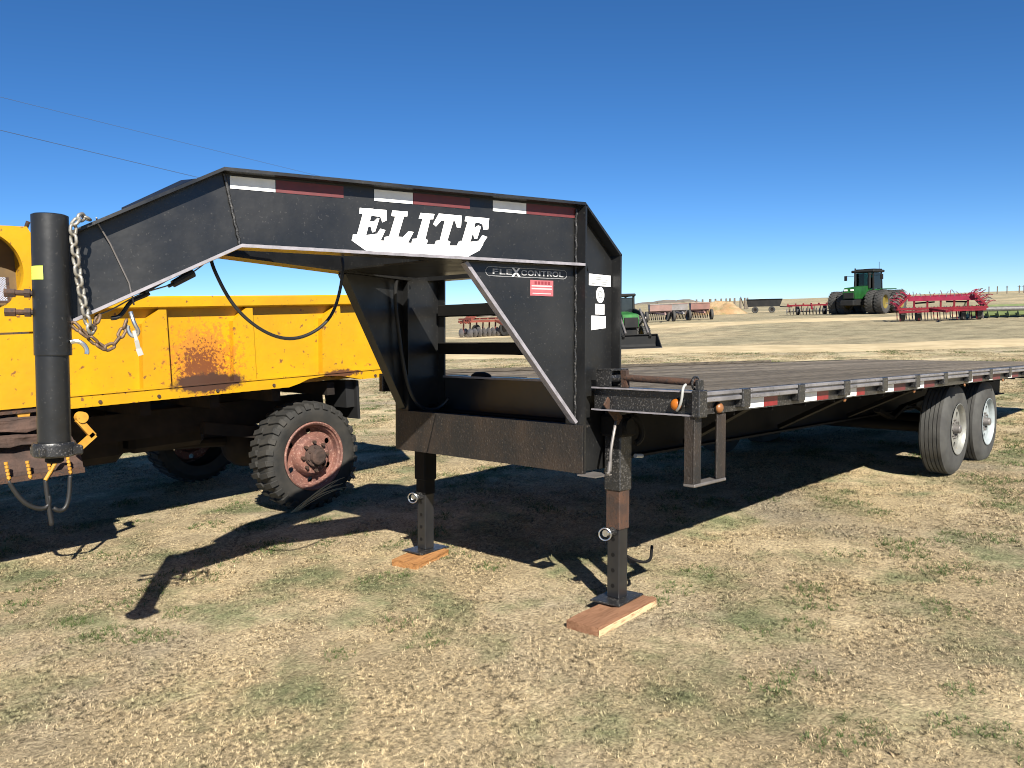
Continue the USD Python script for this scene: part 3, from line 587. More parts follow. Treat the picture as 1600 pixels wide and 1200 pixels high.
# step hanging under the corner
obj('side_step', [bb(.045, .105, -1.28, -1.272, .645, .94, .002), bb(.045, .053, -1.272, -1.23, .645, .94), bb(.245, .325, -1.28, -1.272, .645, .94, .002), bb(.317, .325, -1.272, -1.23, .645, .94)], RUSTBLK, tr)
obj('step_tread', bb(.045, .325, -1.285, -1.225, .630, .644, .003), STEEL, tr)
# frame under the deck
for sg in (-1, 1):
    y = sg * .43
    obj('frame_beam', [bb(.31, L1, y - .06, y + .06, .62, .633), bb(.31, L1, y - .06, y + .06, .905, .918), bb(.31, L1, y - .005, y + .005, .633, .905)], DARK, tr, smooth=False)
for k in range(22):
    obj('cross_member', [bb(.45 + .4 * k, .454 + .4 * k, -1.255, 1.255, .925, .995), bb(.42 + .4 * k, .48 + .4 * k, -1.255, 1.255, .996, 1.004)], DARK, tr, smooth=False)
for k in range(4):
    obj('brace', bar((.7 + 1.3 * k, -1.2, .95), (1.3 + 1.3 * k, -.48, .66), .03, .03), DARK, tr, smooth=False)
# wheels
def wheel_mesh(y_out, inward=1):
    """profiles along y from the outer face (y_out) inwards; inward=+1 means towards +y"""
    Y = lambda d: y_out + inward * d * .94
    R = .385
    prof = [(.205, Y(.02)), (.215, Y(.005)), (.27, Y(-.004)), (.33, Y(.004)), (.362, Y(.018)), (.376, Y(.034))]
    for k in range(5):
        a = .040 + k * .033
        prof += [(R, Y(a)), (R, Y(a + .025)), (R - .010, Y(a + .027)), (R - .010, Y(a + .031))]
    prof += [(R, Y(.205)), (.372, Y(.214)), (.33, Y(.231)), (.27, Y(.238)), (.21, Y(.23)), (.205, Y(.21))]
    return prof
def trailer_wheel(x, sg, rimmat, z=.548):
    w = part('wheel', tr); y = sg * 1.165; i = -sg
    pr = wheel_mesh(0, 1 if sg < 0 else -1)
    obj('tyre', lathe(pr, 64, 'y', (x, y, z)), TYRE, w, smooth=28)
    Y = lambda d: i * d
    rim = lathe([(.217, Y(-.004)), (.212, Y(-.006)), (.205, Y(.006)), (.195, Y(.02)), (.188, Y(.06)), (.176, Y(.085)), (.172, Y(.20)), (.2, Y(.225))], 48, 'y', (x, y, z))
    holes = [Point(.140 * math.cos(t), .140 * math.sin(t)).buffer(.025, 10) for t in np.arange(8) * PI / 4 + .2]
    dp = Point(0, 0).buffer(.186, 24).difference(unary_union(holes)).difference(Point(0, 0).buffer(.043, 12))
    disc = prism(dp, (x, y + Y(.040), z), (1, 0, 0), ZU, -.004, .004)
    obj('rim', [rim, disc], rimmat, w, smooth=30)
    obj('brake_drum', rod((x, y + Y(.07), z), (x, y + Y(.19), z), .165, 24), DARK, w)
    obj('hub', [rod((x, y + Y(.05), z), (x, y + Y(-.01), z), .042, 20, .036), ball((x, y + Y(-.01), z), .036, (1, .4, 1))] + [rod((x + .075 * math.cos(t), y + Y(.04), z + .075 * math.sin(t)), (x + .075 * math.cos(t), y + Y(.018), z + .075 * math.sin(t)), .011, 6) for t in np.arange(8) * PI / 4], STEEL, w)
for k, x in enumerate((4.53, 5.49)):
    trailer_wheel(x, -1, (RIMS, RIMW)[k]); trailer_wheel(x, 1, RIMS)
    obj('axle', rod((x, -1.0, .548), (x, 1.0, .548), .045, 14), DARK, tr)
    for sg in (-1, 1):
        obj('leaf_spring', [bar((x - .36, sg * .62, .70), (x, sg * .62, .61), .05, .03), bar((x, sg * .62, .61), (x + .36, sg * .62, .70), .05, .03)], DARK, tr, smooth=False)

def t2w(p):
    a = math.radians(TILT); x, y, z = p
    return A([x * math.cos(a) + z * math.sin(a) + .0037, y, -x * math.sin(a) + z * math.cos(a) + .0749])

# ------------------------------------------------------------------ chains and blocks by the trailer
def link(c, d, up, L=.050, W=.030, r=.0058):
    """one chain link centred at c, long axis d, its flat side facing 'up'"""
    d = A(d, float); d /= np.linalg.norm(d); s = np.cross(up, d); s /= np.linalg.norm(s)
    h = (L - W) / 2; pts = []
    for t in np.linspace(-PI / 2, PI / 2, 7): pts.append(d * (h + (W / 2 - r) * math.cos(t)) + s * (W / 2 - r) * math.sin(t))
    for t in np.linspace(PI / 2, 3 * PI / 2, 7): pts.append(d * (-h + (W / 2 - r) * math.cos(t)) + s * (W / 2 - r) * math.sin(t))
    return tube(A(c) + A(pts), r, 7, closed=True)
def chain(root, pts, mt, pitch=.036, off=(0, 0, 0), W=.030, L=.050):
    c = spline(pts, 400); d = np.r_[0, np.cumsum(np.linalg.norm(np.diff(c, axis=0), axis=1))]
    k = int(d[-1] / pitch); at = np.linspace(0, d[-1], k + 1)
    P = np.stack([np.interp(at, d, c[:, q]) for q in range(3)], -1)
    for j in range(k):
        dd = P[j + 1] - P[j]
        u0 = A([-.73, -.68, .05]); u0 = u0 - dd * (u0 @ dd) / (dd @ dd); u0 /= np.linalg.norm(u0)
        u1 = np.cross(dd / np.linalg.norm(dd), u0)
        up = u0 * .9 + u1 * .3 if j % 2 == 0 else u1 * .9 - u0 * .3
        obj('link', shift(link((P[j] + P[j + 1]) / 2, dd, up, L, W), -A(off)), mt, root, smooth=True)
W_ = lambda *p: t2w(p)
o0 = t2w((-2.03, -.07, 1.66))
ch = thing('safety_chain', 'pale galvanised chain hanging straight down beside the coupler tube', 'chain', tuple(o0))
chain(ch, [W_(-1.985, -.02, 1.698), W_(-2.02, -.055, 1.700), W_(-2.052, -.074, 1.672), W_(-2.056, -.078, 1.62), W_(-2.050, -.076, 1.564), W_(-2.036, -.074, 1.455), W_(-2.018, -.07, 1.36), W_(-2.004, -.06, 1.315), W_(-1.99, -.05, 1.295)], CHAIN, .0335, o0, .035, .0475)
o0 = t2w((-1.95, -.04, 1.25))
ch = thing('safety_chain', 'rusty chain looped under the end of the neck beam with a hook and white tag', 'chain', tuple(o0))
chain(ch, [W_(-2.05, -.03, 1.33), W_(-2.03, -.04, 1.305), W_(-1.99, -.045, 1.272), W_(-1.942, -.045, 1.238), W_(-1.905, -.04, 1.262), W_(-1.880, -.035, 1.30), W_(-1.862, -.03, 1.345)], CHAINR, .034, o0, .030, .048)
chain(ch, [W_(-1.955, -.02, 1.365), W_(-1.965, -.03, 1.335), W_(-1.985, -.04, 1.31), W_(-2.0, -.05, 1.29)], CHAINR, .034, o0, .030, .048)
hk = [W_(-1.852, -.04, 1.375), W_(-1.847, -.045, 1.35), W_(-1.836, -.05, 1.318), W_(-1.828, -.045, 1.298), W_(-1.842, -.04, 1.285), W_(-1.857, -.035, 1.30), W_(-1.858, -.035, 1.325)]
obj('hook', shift(tube(spline(hk, 24), .008), -o0), CHROME, ch)
pts = [W_(-1.845, -.05, 1.305), W_(-1.838, -.055, 1.27), W_(-1.830, -.05, 1.24), W_(-1.823, -.055, 1.215)]
obj('tag', shift(trimesh.util.concatenate([bar(pts[k], pts[k + 1] + (pts[k + 1] - pts[k]) * .05, .012 + .004 * k, .0015, up=(-.7, -.7, .2)) for k in range(3)]), -o0), CABLE, ch)
def plank_block(name, label, c, L, W, Hh, deg, mt, seed):
    m = trimesh.creation.box((L, W, Hh)); m = m.subdivide().subdivide().subdivide()
    vv = m.vertices; m.vertices = vv + (meshkit.fbm(np.stack([vv[:, 0] * 3, vv[:, 1] * 30, vv[:, 2] * 30], -1), 3, seed)[:, None] - .5) * .022
    o = thing(name, label, 'wooden block', c, (0, 0, deg))
    obj('timber', shift(m, (0, 0, Hh / 2)), mt, o, smooth=25)
    return o
wb = plank_block('wooden_block', 'thick brown board with a pale split edge under the near jack foot', (.125, -.795, -.014), .51, .18, .054, 2, BOARD, 4)
ms = bb(-.25, .25, -.0955, -.089, .004, .042, .002); obj('split_edge', ms, BOARDEND, wb)
plank_block('wooden_block', 'short orange-brown board under the far jack foot', (.165, .675, -.014), .33, .185, .056, 12, BOARD2, 8)

# ------------------------------------------------------------------ yellow dump truck parked alongside
TL = A([0.6, 2.38, 0.0])
tk = thing('dump_truck', 'old yellow dump truck with rust patches and a rusty red wheel behind the trailer', 'truck', tuple(TL))
def tob(name, ms, mt, parent=None, smooth=False, label=None):
    if isinstance(ms, trimesh.Trimesh): ms = [ms]
    return obj(name, shift(trimesh.util.concatenate(list(ms)), -TL), mt, parent or tk, smooth=smooth, label=label)
UX, YF = A([1.0, 0, 0]), 2.38
def xz(poly, y, t):     # plate in the x-z plane, outer face at y, t thick away from the camera
    return prism(poly, (0, y, 0), UX, ZU, -t, 0.0)
bed = tob('bed_side', [bb(-1.27, 1.75, 2.452, 2.50, 1.03, 1.66)], YELLOW)
RIBS = [(-.665, -.525), (-.012, .118), (.745, .89), (1.44, 1.58)]
for a, b in RIBS:
    tob('bed_rib', xz([(a - .05, 1.062), (b, 1.062), (b, 1.598), (b - .045, 1.598), (a - .03, 1.50)], 2.395, .0565), YELLOW, bed)
tob('top_rail', [bb(-1.28, 1.76, 2.375, 2.51, 1.60, 1.682, .010)], YELLOW)
low = [(-1.27, .985), (.38, .985), (.47, 1.005), (.56, 1.035), (.70, 1.046), (.86, 1.035), (.98, 1.01), (1.06, .992), (1.75, .992), (1.75, 1.063), (-1.27, 1.063)]
lr = tob('bottom_rail', [xz(low, 2.385, .10)], YELLOW)
tob('rail_seam', [bar((-1.2, 2.383, 1.066), (1.74, 2.383, 1.066), .012, .010)], YELLOW, lr)
tob('rail_bolt', [rod((x, 2.386, 1.012), (x, 2.376, 1.012), .012, 8) for x in (-1.0, -.62, -.2, .25, 1.2, 1.5)], RUST, lr)
tob('bed_far_side', [bb(-1.27, 1.75, 4.55, 4.62, 1.0, 1.68)], YELLOW)
tob('tailgate', [bb(1.755, 1.80, 2.42, 4.60, 1.0, 1.66)] + [bb(1.80, 1.84, y, y + .1, 1.02, 1.64) for y in (2.5, 3.1, 3.7, 4.3)], YELLOW)
tob('bed_floor', [bb(-1.27, 1.75, 2.50, 4.55, 1.0, 1.05), bb(-1.29, -1.24, 2.48, 4.56, 1.0, 1.75)], YELLOWP)
# cab part with its rounded opening
cabp = Polygon([(-2.9, 1.465), (-1.315, 1.475), (-1.305, 1.90), (-1.308, 2.03), (-1.345, 2.10), (-2.9, 2.10)]).difference(Point(-1.625, 1.835).buffer(.243, 24)).difference(Point(-2.35, 1.835).buffer(.243, 24))
cab = tob('cab_side', [xz(cabp, YF, .05)], YELLOW)
tob('cab_lower_panel', [xz([(-2.9, 1.02), (-1.33, 1.02), (-1.318, 1.462), (-2.9, 1.452)], YF - .004, .05)], YELLOW)
tob('cab_sill', [bb(-2.9, -1.32, 2.39, 2.47, .988, 1.018)], RUST)
tob('cab_lining', [bb(-2.88, -1.33, 2.60, 2.64, 1.48, 2.09), bb(-2.88, -1.32, 2.431, 2.60, 1.585, 1.60)], INSIDE)
tob('cab_roof', [bb(-2.9, -1.32, 2.44, 4.55, 2.04, 2.095, .015), bb(-1.36, -1.31, 2.44, 4.55, 1.0, 2.04)], YELLOW)
g1 = []
mz0, mz1, mx0, mx1 = 1.66, 1.80, -1.86, -1.468
for k in range(60):
    for sg in (-1, 1):
        a0 = mx0 - .15 + k * .014; lo = A([a0, 0]); 
        x0, x1 = (a0, a0 + (mz1 - mz0)) if sg > 0 else (a0 + (mz1 - mz0), a0)
        t0, t1 = 0.0, 1.0
        if x1 != x0:
            ta, tb = sorted(((mx0 - x0) / (x1 - x0), (mx1 - x0) / (x1 - x0))); t0, t1 = max(t0, ta), min(t1, tb)
        if t1 - t0 < .05: continue
        g1.append(bar((x0 + (x1 - x0) * t0, 2.424 + .002 * sg, mz0 + (mz1 - mz0) * t0), (x0 + (x1 - x0) * t1, 2.424 + .002 * sg, mz0 + (mz1 - mz0) * t1), .003, .003, up=(0, 1, 0)))
tob('mesh_grille', g1, MESHW, cab)
tob('grille_frame', [bar((-1.86, 2.415, 1.652), (-1.46, 2.415, 1.656), .02, .014), bar((-1.462, 2.415, 1.65), (-1.462, 2.415, 1.80), .012, .014)], RUST, cab)
tob('mirror_stub', [rod((-1.345, 2.40, 2.09), (-1.335, 2.38, 2.13), .012, 8)], RUST)
tob('hanger_bracket', [prism([(-1.475, .995), (-1.40, .995), (-1.425, .872), (-1.448, .872)], (0, 2.40, 0), UX, ZU, -.02, 0)], YELLOWP)
# scraper gear under the front of the bed
cyl = [(.34, 0)]
arc = [(2.25 + .30 * (1 - math.cos(t)), .62 + .33 * (t / (PI * .6))) for t in np.linspace(0, PI * .6, 10)]
ms = []
for (ya, za), (yb, zb) in zip(arc[:-1], arc[1:]):
    ms.append(prism([(0, 0), (1.55, 0), (1.55, 1), (0, 1)], (-2.75, ya, za), UX, A([0, yb - ya, zb - za]), -.0, .012 / max(np.hypot(yb - ya, zb - za), 1e-6)) if False else bar((-1.98, (ya + yb) / 2, (za + zb) / 2), (-1.18, (ya + yb) / 2, (za + zb) / 2), .02, np.hypot(yb - ya, zb - za) * 1.15, up=(0, yb - ya, zb - za)))
sc_ = tob('scraper_blade', ms, MUD)
def lumpy(m, amp, seed, n=4):
    for _ in range(n): m = m.subdivide()
    vv = m.vertices; nn = m.vertex_normals
    m.vertices = vv + nn * ((meshkit.fbm(vv * 9.0, 4, seed) - .5) * amp)[:, None]
    return m
tob('scraper_top', [lumpy(bar((-2.5, 2.50, .905), (-1.2, 2.42, .930), .16, .07), .10, 3), lumpy(bar((-2.4, 2.40, .86), (-1.36, 2.32, .83), .10, .05), .09, 6)], MUD, smooth=40)
for k, (x, z) in enumerate([(-1.612, .735), (-1.502, .725), (-1.392, .733), (-1.282, .715)]):
    ms = [rod((x + .002 * q, 2.19, z - .021 * q), (x + .002 * q, 2.19, z - .014 - .021 * q), .0105 if q % 1 == 0 else .008, 10) for q in range(5)] + [rod((x, 2.19, z), (x + .009, 2.19, z - .105), .006, 8)]
    tob('coil_spring', ms, YELLOWP, sc_)
tob('yellow_bent_arm', [bar((-1.205, 2.20, .935), (-1.125, 2.20, .822), .03, .038, up=(1, 0, .7)), bar((-1.118, 2.2, .832), (-1.235, 2.2, .742), .03, .038, up=(-.6, 0, 1)), rod((-1.185, 2.175, .945), (-1.185, 2.225, .945), .034, 18)], YELLOWP)
tob('yellow_rod', [rod((-1.33, 2.19, .722), (-1.415, 2.19, .597), .011), rod((-1.33, 2.19, .722), (-1.28, 2.19, .722), .009)], YELLOWP)
tob('scraper_edge', [bar((-2.5, 2.21, .635), (-1.19, 2.21, .622), .04, .03)], RUST, sc_)
for pts in ([(-1.605, 2.2, .625), (-1.553, 2.2, .514), (-1.49, 2.2, .449), (-1.43, 2.2, .43), (-1.40, 2.2, .50)], [(-1.272, 2.2, .60), (-1.285, 2.2, .50), (-1.331, 2.2, .40), (-1.38, 2.2, .42)], [(-1.41, 2.2, .60), (-1.405, 2.2, .45), (-1.396, 2.2, .32)]):
    tob('hydraulic_hose', [tube(spline(pts, 16), .013)], RUBBER, smooth=True)
# chassis, axle and the wheels
tob('chassis_rail', [bb(-2.6, 1.08, 2.98, 3.06, .66, .86), bb(-2.6, 1.0, 3.92, 4.0, .66, .86)], UNDER)
tob('bed_cross_member', [bb(x, x + .07, 2.5, 4.5, .88, .985) for x in (-1.2, -.7, -.2, .3, .80)], UNDER)
tob('gearbox', [bb(-1.15, -.55, 3.15, 3.85, .48, .80, .06), bb(-.5, .1, 3.2, 3.7, .52, .84, .04), rod((-.55, 3.5, .55), (.6, 3.5, .46), .045)], UNDER)
tob('rear_axle', [rod((.60, 2.62, .43), (.60, 4.4, .43), .07), ball((.60, 3.5, .43), .20)], UNDER, smooth=True)
tob('leaf_spring', [bar((-.1, 2.85, .70), (.6, 2.85, .56), .07, .09), bar((.6, 2.85, .56), (1.1, 2.85, .66), .07, .09)], UNDER)
tob('mud_flap', [bb(1.06, 1.085, 2.46, 2.86, .66, .98), bb(.98, 1.06, 2.5, 2.8, .76, .98)], RUBBER)
def truck_wheel(c, sg):
    w = part('wheel', tk); c = A(c, float); i = -sg
    Y = lambda d: i * d
    R = .428
    prof = [(.262, Y(.03)), (.275, Y(.008)), (.33, Y(-.006)), (.375, Y(.004)), (.402, Y(.026)), (.412, Y(.05)), (.412, Y(.24)), (.402, Y(.262)), (.36, Y(.29)), (.27, Y(.275))]
    obj('tyre', shift(lathe(prof, 72, 'y', c), -TL), TYREB, w, smooth=28)
    lugs = []
    for k in range(30):
        t = 2 * PI * k / 30
        for row, (d0, d1, sk) in enumerate(((.018, .13, .07), (.15, .265, -.07))):
            tt = t + row * PI / 30
            e = A([math.cos(tt), 0, math.sin(tt)]); e2 = A([math.cos(tt + sk), 0, math.sin(tt + sk)])
            if row == 0: p0, p1 = c + e * .412 + A([0, Y(d0), 0]), c + e2 * .420 + A([0, Y(d1), 0])
            else: p0, p1 = c + e2 * .420 + A([0, Y(d0), 0]), c + e * .412 + A([0, Y(d1), 0])
            lugs.append(bar(p0, p1, .044, .024, up=e, ch=.003))
            if row == 0:
                lugs.append(bar(c + e * .418 + A([0, Y(.022), 0]), c + e * .372 + A([0, Y(-.003), 0]), .044, .016, up=(0, -i, 0), ch=.003))
    obj('tread_lugs', shift(trimesh.util.concatenate(lugs), -TL), TYREB, w, smooth=False)
    rimp = [(.268, Y(.018)), (.272, Y(.004)), (.262, Y(-.004)), (.250, Y(.004)), (.246, Y(.022)), (.236, Y(.03)), (.228, Y(.075)), (.215, Y(.085))]
    holes = [Point(.196 * math.cos(t), .196 * math.sin(t)).buffer(.024, 8) for t in np.arange(6) * PI / 3 + .5]
    disc = prism(Point(0, 0).buffer(.222, 24).difference(unary_union(holes)).difference(Point(0, 0).buffer(.16, 20)), c + A([0, Y(.085), 0]), UX, ZU, -.005, .005)
    dish = lathe([(.165, Y(.085)), (.15, Y(.03)), (.135, Y(.012)), (.09, Y(.008)), (.085, Y(.02))], 40, 'y', c)
    obj('rim', shift(trimesh.util.concatenate([lathe(rimp, 56, 'y', c), disc, dish]), -TL), RIMR, w, smooth=30)
    nuts = [rod(c + A([.112 * math.cos(t), Y(.012), .112 * math.sin(t)]), c + A([.112 * math.cos(t), Y(-.016), .112 * math.sin(t)]), .014, 6) for t in np.arange(8) * PI / 4]
    obj('wheel_nut', shift(trimesh.util.concatenate(nuts), -TL), RUST, w, smooth=False)
    hub = lathe([(.088, Y(.02)), (.085, Y(-.02)), (.066, Y(-.028)), (.062, Y(-.062)), (.045, Y(-.072)), (0, Y(-.072))], 32, 'y', c)
    bolts = [rod(c + A([.076 * math.cos(t), Y(-.02), .076 * math.sin(t)]), c + A([.076 * math.cos(t), Y(-.034), .076 * math.sin(t)]), .009, 6) for t in np.arange(8) * PI / 4 + .2]
    obj('hub', shift(trimesh.util.concatenate([hub] + bolts), -TL), MUD, w, smooth=30)
truck_wheel((.60, 2.42, .42), -1); truck_wheel((.60, 4.60, .42), 1)
wisps = []
for k in range(9):
    p0 = A([.36 + .02 * rng.normal(), 2.36, .03]); p1 = A([.80 + .06 * rng.normal(), 2.38, .17 + .03 * rng.normal()])
    md = (p0 + p1) / 2 + A([.02 * rng.normal(), -.04, .03 + .03 * rng.random()]); wisps.append(tube(spline([p0, md, p1], 10), .0022, 4))
STRAWM = mat('dry_straw', (0.50, 0.38, 0.20), (0.36, 0.26, 0.14), rough=0.8)
o = thing('straw_wisps', 'thin dry stalks leaning against the truck tyre', 'dry stalks', (.6, 2.37, 0))
obj('stalk', shift(trimesh.util.concatenate(wisps), (-.6, -2.37, 0)), STRAWM, o)

# ------------------------------------------------------------------ machines and things in the yard behind
def view_yaw(x, y): return math.degrees(math.atan2(x - CW[0], y - CW[1]))
def lug_tyre(R, W, n=40):
    prof = [(R * .56, -W * .40), (R * .62, -W * .47), (R * .80, -W * .5), (R * .93, -W * .46), (R * .96, -W * .38), (R * .96, W * .38), (R * .93, W * .46), (R * .80, W * .5), (R * .62, W * .47), (R * .56, W * .40)]
    ms = [lathe(prof, n, 'y')]
    for k in range(22):
        t = 2 * PI * k / 22
        for s in (-1, 1):
            e0, e1 = t + (s > 0) * PI / 22, t + .16 + (s > 0) * PI / 22
            ms.append(bar((R * .97 * math.cos(e0), s * W * .03, R * .97 * math.sin(e0)), (R * .95 * math.cos(e1), s * W * .5, R * .95 * math.sin(e1)), R * .07, R * .07, up=(math.cos(e0), 0, math.sin(e0))))
    return trimesh.util.concatenate(ms)
def big_wheel(root, c, R, W, rimmat, name='wheel'):
    w = part(name, root)
    obj('tyre', shift(lug_tyre(R, W), c), FARTYRE, w, smooth=30)
    obj('rim', shift(trimesh.util.concatenate([lathe([(R * .57, -W * .4), (R * .54, -W * .3), (R * .5, -W * .1), (R * .2, -W * .1), (0, -W * .14)], 28, 'y'), lathe([(R * .57, W * .4), (R * .5, W * .1), (R * .2, W * .1), (0, W * .14)], 28, 'y')]), c), rimmat, w, smooth=30)

# big articulated tractor (its own axes: x forward)
px_, py_ = 66.9, 22.0
tz = on(px_, py_)
TY = math.degrees(math.atan2(CW[1] - py_, CW[0] - px_))      # heading that looks straight at the camera
ft = thing('articulated_tractor', 'big green four-wheel-drive tractor with dual wheels and dark cab on the rise', 'tractor', (px_, py_, tz), (0, 0, TY - 24))
RIMY = mat('dusty_yellow_wheel', (0.16, 0.12, 0.02), rough=0.6)
for x in (1.55, -1.55):
    for sg in (-1, 1):
        for d in (1.15, 1.88): big_wheel(ft, (x, sg * d, .95), .95, .62, RIMY)
obj('hood', [prism([(.5, 1.25), (3.3, 1.25), (3.35, 1.75), (3.1, 2.12), (.5, 2.30)], (0, .48, 0), (1, 0, 0), ZU, 0, .96)], GREEN, ft, smooth=False)
obj('grille', [bb(3.30, 3.38, -.40, .40, 1.28, 1.74, .02)], FARBLK, ft)
obj('headlight', [bb(3.28, 3.34, -.40, -.12, 1.86, 2.0, .02)], WHITE, ft); obj('headlight', [bb(3.28, 3.34, .12, .40, 1.86, 2.0, .02)], WHITE, ft)
obj('front_frame', [bb(.3, 3.2, -.42, .42, .70, 1.25, .05), bb(3.1, 3.7, -.55, .55, .72, 1.15, .06), bb(1.2, 1.9, -1.0, 1.0, .8, 1.1)], FARBLK, ft)
obj('rear_frame', [bb(-2.7, -.2, -.45, .45, .75, 1.35, .06), bb(-1.9, -1.2, -1.0, 1.0, .8, 1.1)], GREEN, ft)
obj('fender', [bb(-2.5, -.6, -1.35, -.5, 1.95, 2.03, .03), bb(-2.5, -.6, .5, 1.35, 1.95, 2.03, .03)], GREEN, ft)
obj('fuel_tank', [bb(-.55, .45, -1.0, -.46, .7, 1.45, .12), bb(-.55, .45, .46, 1.0, .7, 1.45, .12)], GREEN, ft)
cb = part('cab', ft)
for sx in (-.95, .62):
    for sy in (-.78, .78): obj('cab_post', bar((sx, sy, 1.75), (sx * .96, sy * .95, 3.35), .10, .10), FARBLK, cb, smooth=False)
obj('cab_base', bb(-1.0, .66, -.80, .80, 1.45, 2.0, .05), GREEN, cb)
obj('cab_roof', [bb(-1.15, .95, -.95, .95, 3.35, 3.55, .07), bb(-1.0, .6, -.8, .8, 3.555, 3.64, .04)], FARBLK, cb)
for a in (bb(.60, .615, -.72, .72, 2.02, 3.32), bb(-.95, -.935, -.72, .72, 2.02, 3.32), bb(-.9, .58, -.785, -.775, 2.02, 3.32), bb(-.9, .58, .775, .785, 2.02, 3.32)): obj('cab_window', a, GLASSG, cb, smooth=False)
obj('seat', [bb(-.55, -.1, -.25, .25, 2.05, 2.35, .05), bb(-.6, -.45, -.25, .25, 2.35, 2.95, .05)], FARBLK, cb)
obj('exhaust_stack', [rod((.85, -.62, 2.0), (.85, -.62, 3.5), .085, 14), rod((.85, -.62, 3.5), (.85, -.62, 3.72), .06, 12)], FARBLK, ft)
obj('air_intake', [rod((.85, .55, 2.1), (.85, .55, 3.15), .11, 14), rod((.85, .55, 3.15), (.85, .55, 3.3), .15, 14)], FARBLK, ft)
obj('mirror', [rod((.6, -.85, 3.1), (.75, -1.45, 3.1), .02), bb(.70, .76, -1.6, -1.35, 2.75, 3.15, .02)], FARBLK, ft)
obj('mirror', [rod((.6, .85, 3.1), (.75, 1.45, 3.1), .02), bb(.70, .76, 1.35, 1.6, 2.75, 3.15, .02)], FARBLK, ft)
obj('antenna', rod((-.6, .7, 3.55), (-.6, .7, 4.2), .018), FARBLK, ft)
obj('ladder', [bar((.35, -1.05, .55), (.45, -.95, 1.6), .05, .05), bar((.75, -1.05, .55), (.75, -.95, 1.6), .05, .05)] + [bar((.38, -1.03, .6 + .28 * k), (.75, -1.03, .6 + .28 * k), .12, .03) for k in range(4)], FARBLK, ft, smooth=False)

def wheelset(root, c, R, W):
    w = part('wheel', root)
    obj('tyre', shift(lathe([(R * .5, -W * .4), (R * .85, -W * .5), (R, -W * .35), (R, W * .35), (R * .85, W * .5), (R * .5, W * .4)], 22, 'y'), c), FARTYRE, w)
    obj('rim', shift(lathe([(0, -W * .2), (R * .5, -W * .3), (R * .5, W * .3), (0, W * .2)], 18, 'y'), c), UNDER, w)
def cultivator(name, label, loc, yaw, width, depth, mt, mt2, rows=3, tines=13, fold=True, hgt=1.0):
    """towed tillage machine: tube frame, folded wings, curved shanks, wheels. x forward, y across."""
    r = thing(name, label, 'cultivator', loc, (0, 0, yaw))
    wd = width / 2
    for k in range(rows):
        x = -depth / 2 + depth * k / (rows - 1)
        obj('frame_tube', bar((x, -wd, .72), (x, wd, .72), .13, .13, ch=.01), mt, r)
    for y in np.linspace(-wd, wd, 6): obj('frame_rail', bar((-depth / 2, y, .72), (depth / 2, y, .72), .10, .11), mt, r, smooth=False)
    for k in range(rows):
        x = -depth / 2 + depth * k / (rows - 1)
        for j in range(tines):
            y = -wd + 2 * wd * (j + .5 + .3 * (k % 2)) / tines
            obj('shank', tube([(x, y, .70), (x - .10, y, .82), (x - .30, y, .78), (x - .36, y, .50), (x - .22, y, .22), (x - .12, y, .06)], .026, 4), STEEL if j % 3 else mt, r, smooth=False)
    if fold:
        g_ = np.random.default_rng(5)
        for sg in (-1, 1):
            wg = part('folded_wing', r)
            for q, x in enumerate(np.linspace(-depth / 2, depth / 2, rows)):
                b0, b1 = A([x, sg * wd * .99, .80]), A([x, sg * wd * .70, .95 + hgt])
                obj('wing_tube', bar(b0, b1, .11, .11), (mt, mt2)[q % 2], wg, smooth=False)
                for j in range(8):
                    p = b0 + (b1 - b0) * (j + .5) / 8; e = A([.25 * g_.normal(), sg * (.35 + .2 * g_.random()), .15 + .28 * g_.random()])
                    obj('shank', tube([p, p + e * .4 + [-.06, 0, .06], p + e * .8 + [-.1, 0, .02], p + e + [0, 0, -.10 * g_.random()]], .024, 4), (STEEL, mt, mt2)[(j + q) % 3], wg, smooth=False)
            for j in range(4):
                t = (j + .3) / 4; obj('wing_rail', bar((-depth / 2, sg * wd * (.99 - .29 * t), .80 + (.15 + hgt) * t), (depth / 2, sg * wd * (.99 - .29 * t), .80 + (.15 + hgt) * t), .08, .08), (mt, mt2)[j % 2], wg, smooth=False)
        obj('upper_beam', [bar((.45, -wd * .74, 1.30), (.45, wd * .74, 1.26), .20, .24), bar((-.5, -wd * .7, 1.42), (-.5, wd * .7, 1.46), .12, .12)], mt2, r, smooth=False)
        obj('upright_strut', [bar((.4, y, .72), (.45, y, 1.25), .10, .10) for y in np.linspace(-wd * .6, wd * .6, 5)], mt, r, smooth=False)
        obj('lower_beam', bar((depth / 2 + .12, -wd * .97, .56), (depth / 2 + .12, wd * .97, .60), .10, .13), mt, r, smooth=False)
        obj('hydraulic_ram', [rod((.3, -wd * .6, 1.05), (.3, -.3, 1.1), .05), rod((.3, wd * .6, 1.05), (.3, .3, 1.1), .05)], FARBLK, r)
        for j in range(16):
            y = -wd * .7 + wd * 1.4 * j / 15 + .06 * g_.normal(); hh = .18 + .25 * g_.random()
            obj('upper_shank', tube([(.3, y, 1.35), (.1, y, 1.42 + hh * .4), (-.1, y + .05 * g_.normal(), 1.38 + hh)], .02, 4), (mt, STEEL)[j % 2], r, smooth=False)
    for y in (-wd * .86, -wd * .5, wd * .5, wd * .86): wheelset(r, (.25, y, .36), .36, .26)
    obj('drawbar', [bar((depth / 2, -.6, .70), (depth / 2 + 1.9, 0, .55), .12, .12), bar((depth / 2, .6, .70), (depth / 2 + 1.9, 0, .55), .12, .12)], mt, r, smooth=False)
    return r
x, y = 50.1, 11.8
